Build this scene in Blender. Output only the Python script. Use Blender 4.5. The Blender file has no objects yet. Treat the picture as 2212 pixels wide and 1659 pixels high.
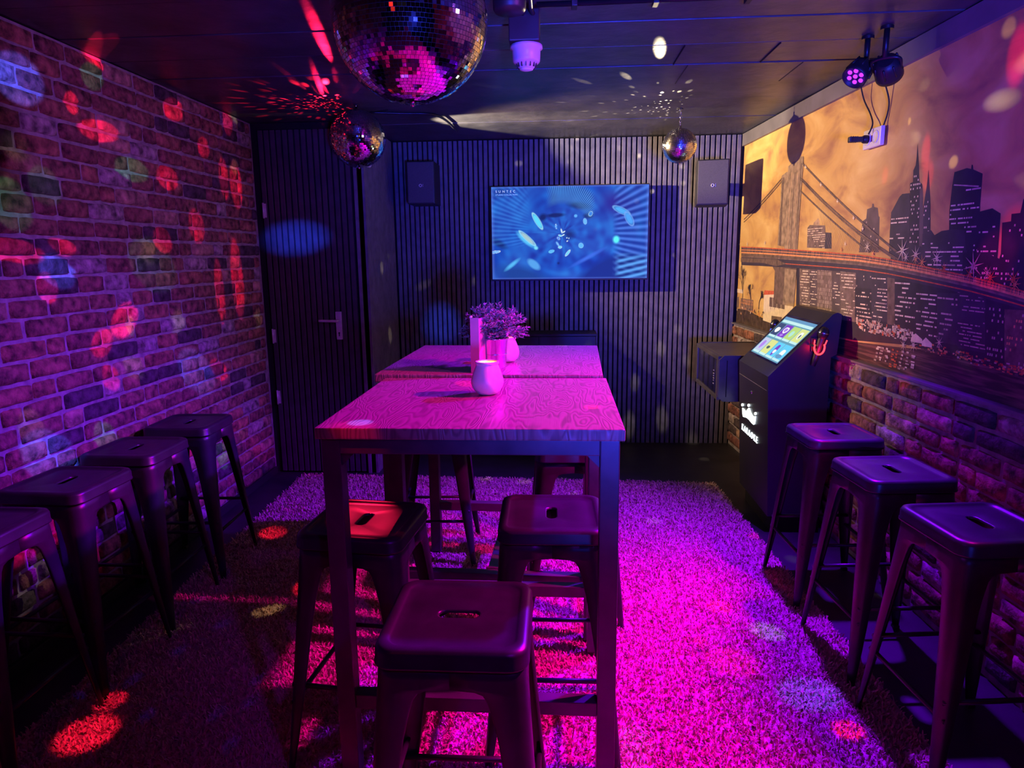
import bpy, bmesh, math, random
import numpy as np
from mathutils import Vector, Matrix
random.seed(7)
SC = bpy.context.scene
COL = SC.collection
PI = math.pi

# ------------------------------------------------------------------ camera
IW, IH, FPX = 2212.0, 1659.0, 1473.0
CAMH = 1.5
def _basis(vx, vy):
    d = Vector((vx - IW/2, -(vy - IH/2), -FPX)).normalized()
    up = Vector((0, 1, 0)); z = (up - d*up.dot(d)).normalized()
    x = d.cross(z)
    return Matrix((x, d, z))
CM = _basis(1200, 553)
cam_data = bpy.data.cameras.new('camera'); cam = bpy.data.objects.new('camera', cam_data); COL.objects.link(cam)
cam_data.sensor_width = 36.0; cam_data.lens = FPX/IW*36.0; cam_data.clip_start = 0.02
cam.matrix_world = Matrix.Translation((0, 0, CAMH)) @ CM.to_4x4()
SC.camera = cam
SC.view_settings.view_transform = 'Standard'; SC.view_settings.look = 'None'
SC.view_settings.gamma = 1.0; SC.view_settings.use_curve_mapping = False
SC.view_settings.exposure = 0.0
def _ray(px, py): return CM @ Vector((px - IW/2, -(py - IH/2), -FPX))
def on_z(px, py, z): r = _ray(px, py); return r*((z-CAMH)/r.z) + Vector((0, 0, CAMH))
def on_y(px, py, y): r = _ray(px, py); return r*(y/r.y) + Vector((0, 0, CAMH))
def on_x(px, py, x): r = _ray(px, py); return r*(x/r.x) + Vector((0, 0, CAMH))
# the room: x to the right, y away from the door side, z up (metres)
YB, XL, ZC, YD, XR_B, YF = 5.435, -2.0, 2.375, 4.59, -1.27, -1.9
WK = 0.047
X0 = 1.41
def wall_x(y): return X0 + WK*(YB - y)
def on_mural(px, py):
    r = _ray(px, py); t = (X0 + WK*YB)/(r.x + WK*r.y); return r*t + Vector((0, 0, CAMH))

# ------------------------------------------------------------------ world and lamps
W = bpy.data.worlds.new('world'); SC.world = W; W.use_nodes = True
W.node_tree.nodes['Background'].inputs[0].default_value = (0.10, 0.03, 0.35, 1)
W.node_tree.nodes['Background'].inputs[1].default_value = 0.0

def lamp(kind, name, loc, energy, color, target=None, angle=60, blend=0.3, size=0.02, scale=None):
    d = bpy.data.lights.new(name, kind); d.energy = energy; d.color = color
    if kind in ('SPOT', 'POINT'): d.shadow_soft_size = size
    if kind == 'SPOT': d.spot_size = math.radians(angle); d.spot_blend = blend
    if kind == 'AREA': d.shape = 'RECTANGLE'; d.size = size; d.size_y = size
    o = bpy.data.objects.new(name, d); COL.objects.link(o); o.location = loc
    if target is not None:
        o.rotation_euler = (Vector(target) - Vector(loc)).to_track_quat('-Z', 'Y').to_euler()
    if scale: o.scale = scale
    return o

L_WARM = Vector((-1.205, 4.48, 2.11))
P1 = Vector((1.20, 3.055, 2.17))
lamp('SPOT', 'warm_pinspot_light', L_WARM + Vector((0.05, 0.0, -0.005)), 350, (1.0, 0.64, 0.32), (1.45, 4.62, 1.60), 74, 0.7, 0.012)
lamp('SPOT', 'warm_pinspot_spill', L_WARM + Vector((0.05, 0.0, 0.005)), 270, (1.0, 0.82, 0.55), (0.25, 4.98, 2.47), 44, 0.35, 0.012)
lamp('SPOT', 'violet_wash_light', P1, 900, (0.19, 0.0, 1.0), (-0.2, 2.55, 0.0), 100, 0.7, 0.03)
lamp('SPOT', 'blue_wash_light', (0.5, -0.9, 1.15), 1300, (0.03, 0.05, 1.0), (0.65, 3.9, 2.7), 60, 0.9, 0.15)
lamp('SPOT', 'purple_wall_fill', (1.1, 1.5, 2.2), 210, (0.42, 0.09, 1.0), (-2.0, 3.2, 1.35), 54, 1.0, 0.10)  # added fill for the left brick wall, no fixture of its own
lamp('SPOT', 'purple_mural_fill', (-0.8, 0.5, 2.2), 30, (0.42, 0.02, 0.9), (1.5, 1.9, 1.5), 70, 1.0, 0.12)  # unseen fill, added to turn the near part of the mural purple
lamp('SPOT', 'violet_seat_fill', (0.8, -0.2, 2.2), 60, (0.30, 0.0, 1.0), (-0.1, 1.62, 0.74), 34, 1.0, 0.05)  # added fill from behind the camera, tints the middle stool seats
lamp('SPOT', 'red_floor_light', (-0.9, -0.5, 2.1), 4, (1.0, 0.03, 0.02), (-0.9, 2.6, 0.0), 80, 1.0, 0.1)

def beam_mask(o, lo, hi):
    """wash lamp with an added direction mask: it throws light only between two steepnesses below the horizon"""
    d = o.data; d.use_nodes = True; nt = d.node_tree; nt.nodes.clear(); N = nt.nodes.new; Lk = nt.links.new
    out = N('ShaderNodeOutputLight'); em = N('ShaderNodeEmission'); Lk(em.outputs[0], out.inputs[0]); tc = N('ShaderNodeTexCoord')
    nrm = N('ShaderNodeVectorMath'); nrm.operation = 'NORMALIZE'; Lk(tc.outputs['Normal'], nrm.inputs[0]); sx = N('ShaderNodeSeparateXYZ'); Lk(nrm.outputs[0], sx.inputs[0])
    f = []
    for ax, a, b in ((2, *lo), (2, *hi), (0, -.18, -.36), (1, .63, .22)):
        m = N('ShaderNodeMapRange'); m.interpolation_type = 'SMOOTHSTEP'; m.inputs['From Min'].default_value = a; m.inputs['From Max'].default_value = b; Lk(sx.outputs[ax], m.inputs['Value']); f.append(m.outputs[0])
    last = f[0]
    for g in f[1:]:
        mu = N('ShaderNodeMath'); mu.operation = 'MULTIPLY'; Lk(last, mu.inputs[0]); Lk(g, mu.inputs[1]); last = mu.outputs[0]
    Lk(last, em.inputs['Strength'])
beam_mask(lamp('POINT', 'magenta_wash_light', (1.50, 2.12, 2.10), 640, (1.0, 0.0, 0.50), size=0.03), (-.96, -.86), (-.35, -.44))  # direction limits are added to keep its light off walls and stools
lamp('SPOT', 'violet_sounder_fill', (1.1, 1.6, 1.9), 40, (0.8, 0.0, .8), (-0.1, 2.7, 2.28), 22, 1.0, 0.03)  # added narrow fill, only there to tint the alarm sounder

def gobo_point(name, loc, energy, color, scale, thr, soft, up_only, keep, seed, size=0.003):
    """point light whose beam is broken into dots, the way a mirror ball throws it back"""
    o = lamp('POINT', name, loc, energy, color, size=size)
    d = o.data; d.use_nodes = True; nt = d.node_tree; nt.nodes.clear()
    N = nt.nodes.new; Lk = nt.links.new
    out = N('ShaderNodeOutputLight'); em = N('ShaderNodeEmission'); Lk(em.outputs[0], out.inputs[0])
    tc = N('ShaderNodeTexCoord')
    add = N('ShaderNodeVectorMath'); add.operation = 'ADD'; add.inputs[1].default_value = (seed*3.1, seed*1.7, seed*2.3)
    nrm = N('ShaderNodeVectorMath'); nrm.operation = 'NORMALIZE'; Lk(tc.outputs['Normal'], nrm.inputs[0]); Lk(nrm.outputs[0], add.inputs[0])
    vo = N('ShaderNodeTexVoronoi'); vo.inputs['Scale'].default_value = scale; vo.inputs['Randomness'].default_value = 0.8
    Lk(add.outputs[0], vo.inputs['Vector'])
    mr = N('ShaderNodeMapRange'); mr.inputs['From Min'].default_value = thr; mr.inputs['From Max'].default_value = thr - soft
    Lk(vo.outputs['Distance'], mr.inputs['Value'])
    sp = N('ShaderNodeSeparateColor'); Lk(vo.outputs['Color'], sp.inputs[0])
    m2 = N('ShaderNodeMapRange'); m2.inputs['From Min'].default_value = 1-keep; m2.inputs['From Max'].default_value = min(1.0, 1-keep+.45)
    m2.inputs['To Min'].default_value = 0.0; m2.inputs['To Max'].default_value = 1.0; Lk(sp.outputs[0], m2.inputs['Value'])
    mul = N('ShaderNodeMath'); mul.operation = 'MULTIPLY'; Lk(mr.outputs[0], mul.inputs[0]); Lk(m2.outputs[0], mul.inputs[1])
    last = mul.outputs[0]
    if up_only:
        sx = N('ShaderNodeSeparateXYZ'); Lk(nrm.outputs[0], sx.inputs[0])
        m3 = N('ShaderNodeMapRange'); m3.inputs['From Min'].default_value = up_only[0]; m3.inputs['From Max'].default_value = up_only[1]
        Lk(sx.outputs[2], m3.inputs['Value'])
        mu = N('ShaderNodeMath'); mu.operation = 'MULTIPLY'; Lk(last, mu.inputs[0]); Lk(m3.outputs[0], mu.inputs[1]); last = mu.outputs[0]
    Lk(last, em.inputs['Strength'])
    return o

BALL_BIG = (Vector((-0.385, 1.80, 0)), 0.192, 46)
B_BIG = on_y(885, 46, 1.80); R_BIG = 0.192
B_LEFT = on_y(773, 300, 4.12); R_LEFT = 0.162
B_SMALL = on_y(1468, 315, 4.45); R_SMALL = 0.104
gobo_point('red_ball_sparkle', B_LEFT + Vector((-R_LEFT - 0.012, -0.01, 0.02)), 110, (1.0, 0.01, 0.04), 9.5, 0.36, 0.16, (0.25, 0.3), 0.75, 1.0)
gobo_point('warm_ball_sparkle', B_SMALL + Vector((-R_SMALL - 0.012, -0.01, 0.0)), 110, (1.0, 0.80, 0.5), 9.0, 0.24, 0.10, None, 0.65, 2.0)

# beams of the effect lamp that the big mirror ball throws on the walls and the rug
def beam(src, tgt, rad, color, e, asp=1.0, roll=0.0, blend=0.35):
    src = Vector(src); tgt = Vector(tgt); dist = (tgt-src).length
    ang = 2*math.atan(rad/dist)
    o = lamp('SPOT', 'mirror_ball_beam', src, 9*e*dist*dist, color, tgt, math.degrees(ang), blend, 0.004)
    if asp != 1.0 or roll:
        q = (tgt-src).to_track_quat('-Z', 'Y')
        o.rotation_mode = 'QUATERNION'
        from mathutils import Quaternion
        o.rotation_quaternion = q @ Quaternion((0, 0, 1), math.radians(roll))
        o.scale = (asp, 1.0, 1.0)
    return o
SRC_L = Vector((-0.62, 1.74, 2.02)); SRC_R = Vector((-0.15, 1.66, 2.02))
RED, BLU, GRN, YEL = (1.0, 0.01, 0.07), (0.06, 0.10, 1.0), (0.1, 0.9, 0.35), (1.0, 0.75, 0.35)
for px, py, r, c, e, asp, roll in [
    (155, 222, .050, RED, 9, .7, 0), (213, 282, .050, RED, 9, 2.2, 5), (375, 236, .062, RED, 8, 1, 0), (440, 318, .062, RED, 7, .6, 0),
    (492, 262, .09, RED, 8, .35, 0), (362, 383, .065, RED, 8, 1, 0), (484, 385, .13, RED, 8, .25, 0), (510, 398, .16, RED, 8, .25, 0),
    (425, 487, .10, RED, 6, .5, 0), (352, 517, .07, RED, 8, .8, 0), (35, 540, .045, RED, 9, 3, 0), (135, 530, .035, RED, 7, 2, 0),
    (105, 618, .06, (1, .02, .3), 9, .8, 0), (270, 690, .055, RED, 11, 2.0, 52), (222, 738, .045, RED, 9, 2.0, 52), (241, 812, .06, RED, 6, .8, 0), (473, 796, .06, RED, 6, 1, 0),
    (475, 625, .20, RED, 9, .16, 0), (513, 600, .26, RED, 9, .16, 0), (200, 105, .07, RED, 8, .8, 0),
    (40, 170, .10, BLU, 14, 1.2, 0), (125, 585, .07, BLU, 16, 1.3, 0), (425, 800, .12, BLU, 9, 1, 0), (110, 985, .10, BLU, 14, 1.4, 0),
    (200, 165, .06, GRN, 2.2, 1, 0), (285, 365, .06, GRN, 2.4, 1.6, 0), (25, 440, .10, GRN, 1.2, 1, 0), (330, 570, .14, GRN, .8, 1, 0),
    (232, 945, .07, GRN, 2.5, 1, 0), (283, 700, .05, GRN, 1.5, .5, 0), (480, 980, .08, GRN, 2.5, .5, 0), (290, 790, .06, YEL, .9, 1, 0), (70, 915, .06, YEL, .9, 1, 0), (100, 400, .08, GRN, .8, 1, 0)]:
    beam(SRC_L, on_x(px, py, XL + 0.02), r, c, e, asp, roll)
SRC_B = Vector((B_LEFT.x - .140, B_LEFT.y - .135, ZC - .15))
def ray_on_ceiling(pn, pf, w, e):                     # long streak that runs from pixel pn (near the ball) to pf
    n, f = on_z(*pn, ZC) - SRC_B, on_z(*pf, ZC) - SRC_B
    a = n.angle(f); d = (n.normalized() + f.normalized()).normalized(); t_ = d*((ZC-SRC_B.z)/d.z); dist = t_.length
    o = beam(SRC_B, SRC_B + t_, math.tan(a/2)*dist, RED, e*(f.length/dist)**2*f.length/(ZC-SRC_B.z)*.05, min(1.0, w/(math.tan(a/2)*dist)), 0, .7)
    y_ = f.normalized() - n.normalized(); y_ = (y_ - d*y_.dot(d)).normalized(); z_ = -d; x_ = y_.cross(z_)
    o.rotation_mode = 'QUATERNION'; o.rotation_quaternion = Matrix((x_, y_, z_)).transposed().to_quaternion()
for pn, pf, w, e in [((719, 140), (640, -14), .018, 2.2), ((698, 209), (667, 122), .014, 8), ((663, 196), (571, 122), .018, 7), ((558, 183), (453, 144), .02, 3), ((693, 209), (667, 179), .008, 9), ((711, 205), (684, 166), .009, 9),
                     ((728, 183), (719, 148), .012, 5), ((763, 205), (780, 174), .012, 8), ((806, 209), (841, 193), .014, 6), ((575, 228), (532, 222), .012, 6), ((523, 218), (480, 211), .012, 3), ((654, 218), (628, 209), .007, 8),
                     ((640, 208), (600, 190), .008, 5), ((680, 214), (655, 200), .006, 8), ((523, 113), (427, 26), .05, .8), ((460, 165), (380, 140), .03, 1.2), ((840, 212), (1000, 150), .02, 1.0), ((870, 228), (1060, 205), .02, 1.6)]:
    ray_on_ceiling(pn, pf, w, e)
beam(SRC_L, on_z(203, 108, ZC), .09, RED, 30, .3, 40, .5)
beam((-0.5, 1.6, 2.0), on_y(640, 515, YD), .14, (.02, .06, 1.0), 17, 1.9, 0, 1.0)
beam((-0.5, 1.6, 2.0), on_y(955, 700, YB), .20, (.03, .08, 1.0), 4, 1, 0, 1.0)
beam((-0.3, 1.6, 2.0), on_y(1158, 625, YB), .07, (1, 0, .4), 2.5, .8, 0, .3)
beam((-0.3, 1.6, 2.0), on_y(1390, 735, YB), .12, GRN, .5, .8, 0, 1)
for px, py, r, c, e, asp in [
    (640, 1092, .07, RED, 6, 1.2), (590, 1148, .07, RED, 7, 1.2), (655, 1270, .07, RED, 5, .7), (190, 1580, .09, RED, 8, 1.2), (240, 1510, .05, RED, 5, 1.2), (580, 1315, .04, YEL, 1.6, 2),
    (1552, 1307, .055, RED, 7, 1), (1432, 1455, .055, RED, 7, 1), (1830, 1572, .05, RED, 8, 1), (1580, 1425, .09, RED, 3.5, 1.3), (1500, 1380, .04, RED, 3, 1.6),
    (1655, 1360, .06, (.5, .9, .6), 1.6, 1.3), (1745, 1495, .11, BLU, 5, 1), (790, 1590, .08, BLU, 5, 1), (1630, 1155, .035, RED, 3, 1)]:
    beam(SRC_R if px > 1300 else (-0.45, 1.62, 2.05), on_z(px, py, 0.03), r, c, e, asp, 0, .6)
for px, py in [(480, 1235), (430, 1290), (480, 1345), (390, 1400), (290, 1462), (560, 1462), (540, 1510), (470, 1535), (320, 1538), (500, 1600), (170, 1500)]:
    beam((-0.45, 1.62, 2.05), on_z(px, py, 0.03), .028, (.01, .02, 1.0), .45, 1.9, 20, 1.0)
beam((-1.3, 3.6, 2.3), on_z(790, 1112, 0.74), .12, RED, 8, 1, 0, .8)
for px, py, r, c, e, asp in [(2000, 330, .09, RED, 2.5, .35), (2005, 380, .08, RED, 2, .5), (1912, 380, .05, RED, 2, .5), (2200, 120, .12, RED, 3, .5), (2060, 350, .03, YEL, 2.5, 1), (1965, 262, .02, YEL, 2.5, .6),
                             (2150, 560, .12, RED, 2, 1), (1960, 830, .05, RED, 2.2, 1), (2190, 500, .10, RED, 1.2, .8), (2180, 60, .04, YEL, 1.5, 1)]:
    beam((0.0, 1.9, 2.0), on_mural(px, py), r, c, e, asp, 0, .8)
beam((-0.2, 1.9, 2.1), on_z(930, 750, 1.09), .05, RED, 5, 1, 0, .3)
beam((-0.9, 3.4, 2.2), on_z(1010, 825, 1.075), .045, RED, 10, 1, 0, .2)
beam((-0.9, 1.2, 2.2), on_z(760, 918, 1.075), .06, RED, 6, 1.5, 0, .9)

# ------------------------------------------------------------------ materials
MATS = {}
def mat(name, color, rough=0.5, metal=0.0, emit=None, estr=0.0, noise=None, bump=None, spec=None, alpha=None, trans=0.0, sss=0.0, coat=0.0):
    if name in MATS: return MATS[name]
    m = bpy.data.materials.new(name); m.use_nodes = True; MATS[name] = m
    nt = m.node_tree; b = nt.nodes['Principled BSDF']; N = nt.nodes.new; Lk = nt.links.new
    b.inputs['Base Color'].default_value = (*color, 1); b.inputs['Roughness'].default_value = rough; b.inputs['Metallic'].default_value = metal
    if spec is not None: b.inputs['Specular IOR Level'].default_value = spec
    if emit: b.inputs['Emission Color'].default_value = (*emit, 1); b.inputs['Emission Strength'].default_value = estr
    if trans: b.inputs['Transmission Weight'].default_value = trans
    if coat: b.inputs['Coat Weight'].default_value = coat
    if sss: b.inputs['Subsurface Weight'].default_value = sss; b.inputs['Subsurface Radius'].default_value = (.03, .02, .01)
    tc = N('ShaderNodeTexCoord')
    if noise:                                            # (scale, amount, detail)
        n = N('ShaderNodeTexNoise'); n.inputs['Scale'].default_value = noise[0]; n.inputs['Detail'].default_value = noise[2] if len(noise) > 2 else 5
        Lk(tc.outputs['Object'], n.inputs['Vector'])
        mx = N('ShaderNodeMix'); mx.data_type = 'RGBA'; a = noise[1]
        mx.inputs[6].default_value = (*[max(0, c*(1-a)) for c in color], 1); mx.inputs[7].default_value = (*[min(1, c*(1+a)) for c in color], 1)
        cr = N('ShaderNodeMapRange'); cr.inputs['From Min'].default_value = .3; cr.inputs['From Max'].default_value = .7
        Lk(n.outputs['Fac'], cr.inputs['Value']); Lk(cr.outputs[0], mx.inputs[0]); Lk(mx.outputs[2], b.inputs['Base Color'])
    if bump:                                             # (scale, strength, distance)
        n = N('ShaderNodeTexNoise'); n.inputs['Scale'].default_value = bump[0]; n.inputs['Detail'].default_value = 6
        Lk(tc.outputs['Object'], n.inputs['Vector'])
        bp = N('ShaderNodeBump'); bp.inputs['Strength'].default_value = bump[1]; bp.inputs['Distance'].default_value = bump[2]
        Lk(n.outputs['Fac'], bp.inputs['Height']); Lk(bp.outputs[0], b.inputs['Normal'])
    return m
mat('black_steel', (.022, .021, .024), .36, .3, noise=(9, .25), bump=(60, .08, .001))
mat('stool_paint', (.030, .028, .036), .36, .35, noise=(12, .3), bump=(120, .06, .0006))
mat('frame_steel', (.085, .08, .09), .36, .35, noise=(9, .3), bump=(60, .1, .001))
mat('black_plastic', (.02, .02, .022), .45, bump=(200, .1, .0005))
mat('kiosk_paint', (.022, .021, .026), .4, noise=(5, .2), bump=(300, .05, .0003))
mat('slat', (.16, .148, .17), .55, noise=(14, .25), bump=(80, .15, .001))
mat('door_slat', (.055, .05, .06), .5, noise=(14, .25), bump=(80, .15, .001))
mat('grille', (.085, .08, .09), .7, noise=(300, .3), bump=(400, .3, .0005))
mat('felt', (.008, .008, .009), .95, noise=(60, .2))
mat('ceiling_paint', (.062, .060, .070), .40, noise=(5, .45, 8), bump=(11, .55, .01))
mat('floor_dark', (.022, .021, .025), .45, noise=(7, .35), bump=(14, .25, .004))
mat('plaster_dark', (.03, .028, .034), .7, noise=(6, .3), bump=(14, .3, .006))
mat('trim_paint', (.16, .15, .17), .5, noise=(8, .15), bump=(40, .1, .001))
mat('mortar', (.27, .24, .25), .92, noise=(22, .35, 8), bump=(50, .7, .006))
BR = [mat('brick_red', (.19, .075, .065), .85, noise=(28, .8, 9), bump=(70, 1.0, .009)), mat('brick_rust', (.27, .11, .075), .85, noise=(24, .8, 9), bump=(70, 1.0, .009)),
      mat('brick_brown', (.20, .09, .065), .85, noise=(30, .8, 9), bump=(70, 1.0, .009)), mat('brick_dark', (.065, .045, .055), .8, noise=(26, .8, 9), bump=(70, 1.0, .009)),
      mat('brick_pale', (.27, .22, .22), .9, noise=(26, .8, 9), bump=(70, 1.0, .009)), mat('brick_tan', (.34, .21, .15), .88, noise=(20, .8, 9), bump=(70, 1.0, .009))]
mat('mirror', (.92, .92, .95), .04, 1.0, noise=(3, .03))
mat('mirror_rough', (.90, .88, .88), .2, 1.0, noise=(3, .03))  # rougher tiles, so the small ball spreads the warm lamp's glare
mat('ball_core', (.01, .01, .012), .5, noise=(20, .2))
mat('chrome', (.75, .75, .78), .18, 1.0, noise=(20, .1))
mat('brushed_steel', (.62, .60, .64), .4, .35, noise=(30, .15), bump=(150, .1, .0004))
mat('white_plastic', (.75, .74, .72), .4, noise=(12, .05))
mat('detector_white', (.60, .52, .58), .38, noise=(12, .05))
mat('led_violet', (.1, .0, .2), .3, emit=(.26, .02, 1.0), estr=3.2, noise=(10, .1))
mat('led_red', (.3, .0, .0), .3, emit=(1.0, .015, .02), estr=9, noise=(10, .1))
mat('logo_white', (.8, .8, .8), .4, emit=(.85, 1.0, .97), estr=1.5, noise=(10, .1))
mat('silver_paint', (.7, .68, .66), .35, .6, noise=(10, .1))
mat('glass_dark', (.01, .01, .012), .08, noise=(4, .2), coat=.6)
mat('jar_glass', (.80, .62, .50), .38, sss=.9, noise=(40, .06), bump=(18, .25, .004))
mat('wax', (.9, .8, .65), .5, sss=.3, noise=(30, .05))
mat('candle_glow', (.9, .6, .3), .5, emit=(1.0, .55, .18), estr=3, noise=(30, .05))
mat('leaf', (.22, .26, .20), .55, noise=(70, .35))
mat('twig', (.12, .09, .07), .8, noise=(60, .3))
mat('menu_card', (.26, .20, .21), .5, noise=(14, .12))
mat('soil', (.03, .02, .015), .95, noise=(60, .4), bump=(60, .8, .01))
mat('mic_blue', (.03, .08, .6), .35, emit=(.02, .08, 1.0), estr=.8, noise=(10, .1))
mat('rubber', (.012, .012, .012), .75, noise=(40, .2))

def wood_mat():
    m = bpy.data.materials.new('table_wood'); m.use_nodes = True; nt = m.node_tree; b = nt.nodes['Principled BSDF']; N = nt.nodes.new; Lk = nt.links.new
    tc = N('ShaderNodeTexCoord'); mp = N('ShaderNodeMapping'); mp.inputs['Scale'].default_value = (8.5, 2.0, 2.0); Lk(tc.outputs['Object'], mp.inputs[0])
    n0 = N('ShaderNodeTexNoise'); n0.inputs['Scale'].default_value = 1.3; n0.inputs['Detail'].default_value = 2.0; n0.inputs['Distortion'].default_value = .25; Lk(mp.outputs[0], n0.inputs['Vector'])
    mm = N('ShaderNodeMath'); mm.operation = 'MULTIPLY'; mm.inputs[1].default_value = 120; Lk(n0.outputs['Fac'], mm.inputs[0])
    sn = N('ShaderNodeMath'); sn.operation = 'SINE'; Lk(mm.outputs[0], sn.inputs[0])
    m2 = N('ShaderNodeMapRange'); m2.inputs['From Min'].default_value = -1; m2.inputs['From Max'].default_value = 1; Lk(sn.outputs[0], m2.inputs['Value'])
    mp2 = N('ShaderNodeMapping'); mp2.inputs['Scale'].default_value = (220, 9, 20); Lk(tc.outputs['Object'], mp2.inputs[0])
    n1 = N('ShaderNodeTexNoise'); n1.inputs['Scale'].default_value = 1; n1.inputs['Detail'].default_value = 5; Lk(mp2.outputs[0], n1.inputs['Vector'])
    cr = N('ShaderNodeValToRGB'); cr.color_ramp.elements[0].color = (.11, .06, .05, 1); cr.color_ramp.elements[0].position = .05; cr.color_ramp.elements[1].color = (.27, .17, .14, 1); cr.color_ramp.elements[1].position = .55
    ad = N('ShaderNodeMath'); ad.operation = 'MULTIPLY_ADD'; ad.inputs[1].default_value = .5; Lk(m2.outputs[0], ad.inputs[0])
    a2 = N('ShaderNodeMath'); a2.operation = 'MULTIPLY'; a2.inputs[1].default_value = .45; Lk(n1.outputs['Fac'], a2.inputs[0]); Lk(a2.outputs[0], ad.inputs[2])
    Lk(ad.outputs[0], cr.inputs[0]); Lk(cr.outputs[0], b.inputs['Base Color'])
    bp = N('ShaderNodeBump'); bp.inputs['Strength'].default_value = .5; bp.inputs['Distance'].default_value = .002; Lk(ad.outputs[0], bp.inputs['Height']); Lk(bp.outputs[0], b.inputs['Normal'])
    b.inputs['Roughness'].default_value = .30
    return m
MATS['wood'] = wood_mat()
def rug_mat():
    m = bpy.data.materials.new('rug_wool'); m.use_nodes = True; nt = m.node_tree; b = nt.nodes['Principled BSDF']; N = nt.nodes.new; Lk = nt.links.new
    tc = N('ShaderNodeTexCoord'); n = N('ShaderNodeTexNoise'); n.inputs['Scale'].default_value = 55; n.inputs['Detail'].default_value = 3; Lk(tc.outputs['Object'], n.inputs['Vector'])
    cr = N('ShaderNodeValToRGB'); cr.color_ramp.elements[0].color = (.34, .19, .16, 1); cr.color_ramp.elements[0].position = .3; cr.color_ramp.elements[1].color = (.80, .50, .42, 1); cr.color_ramp.elements[1].position = .7
    Lk(n.outputs['Fac'], cr.inputs[0]); Lk(cr.outputs[0], b.inputs['Base Color']); b.inputs['Roughness'].default_value = .95
    b.inputs['Sheen Weight'].default_value = .2
    return m
MATS['rug'] = rug_mat()

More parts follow.
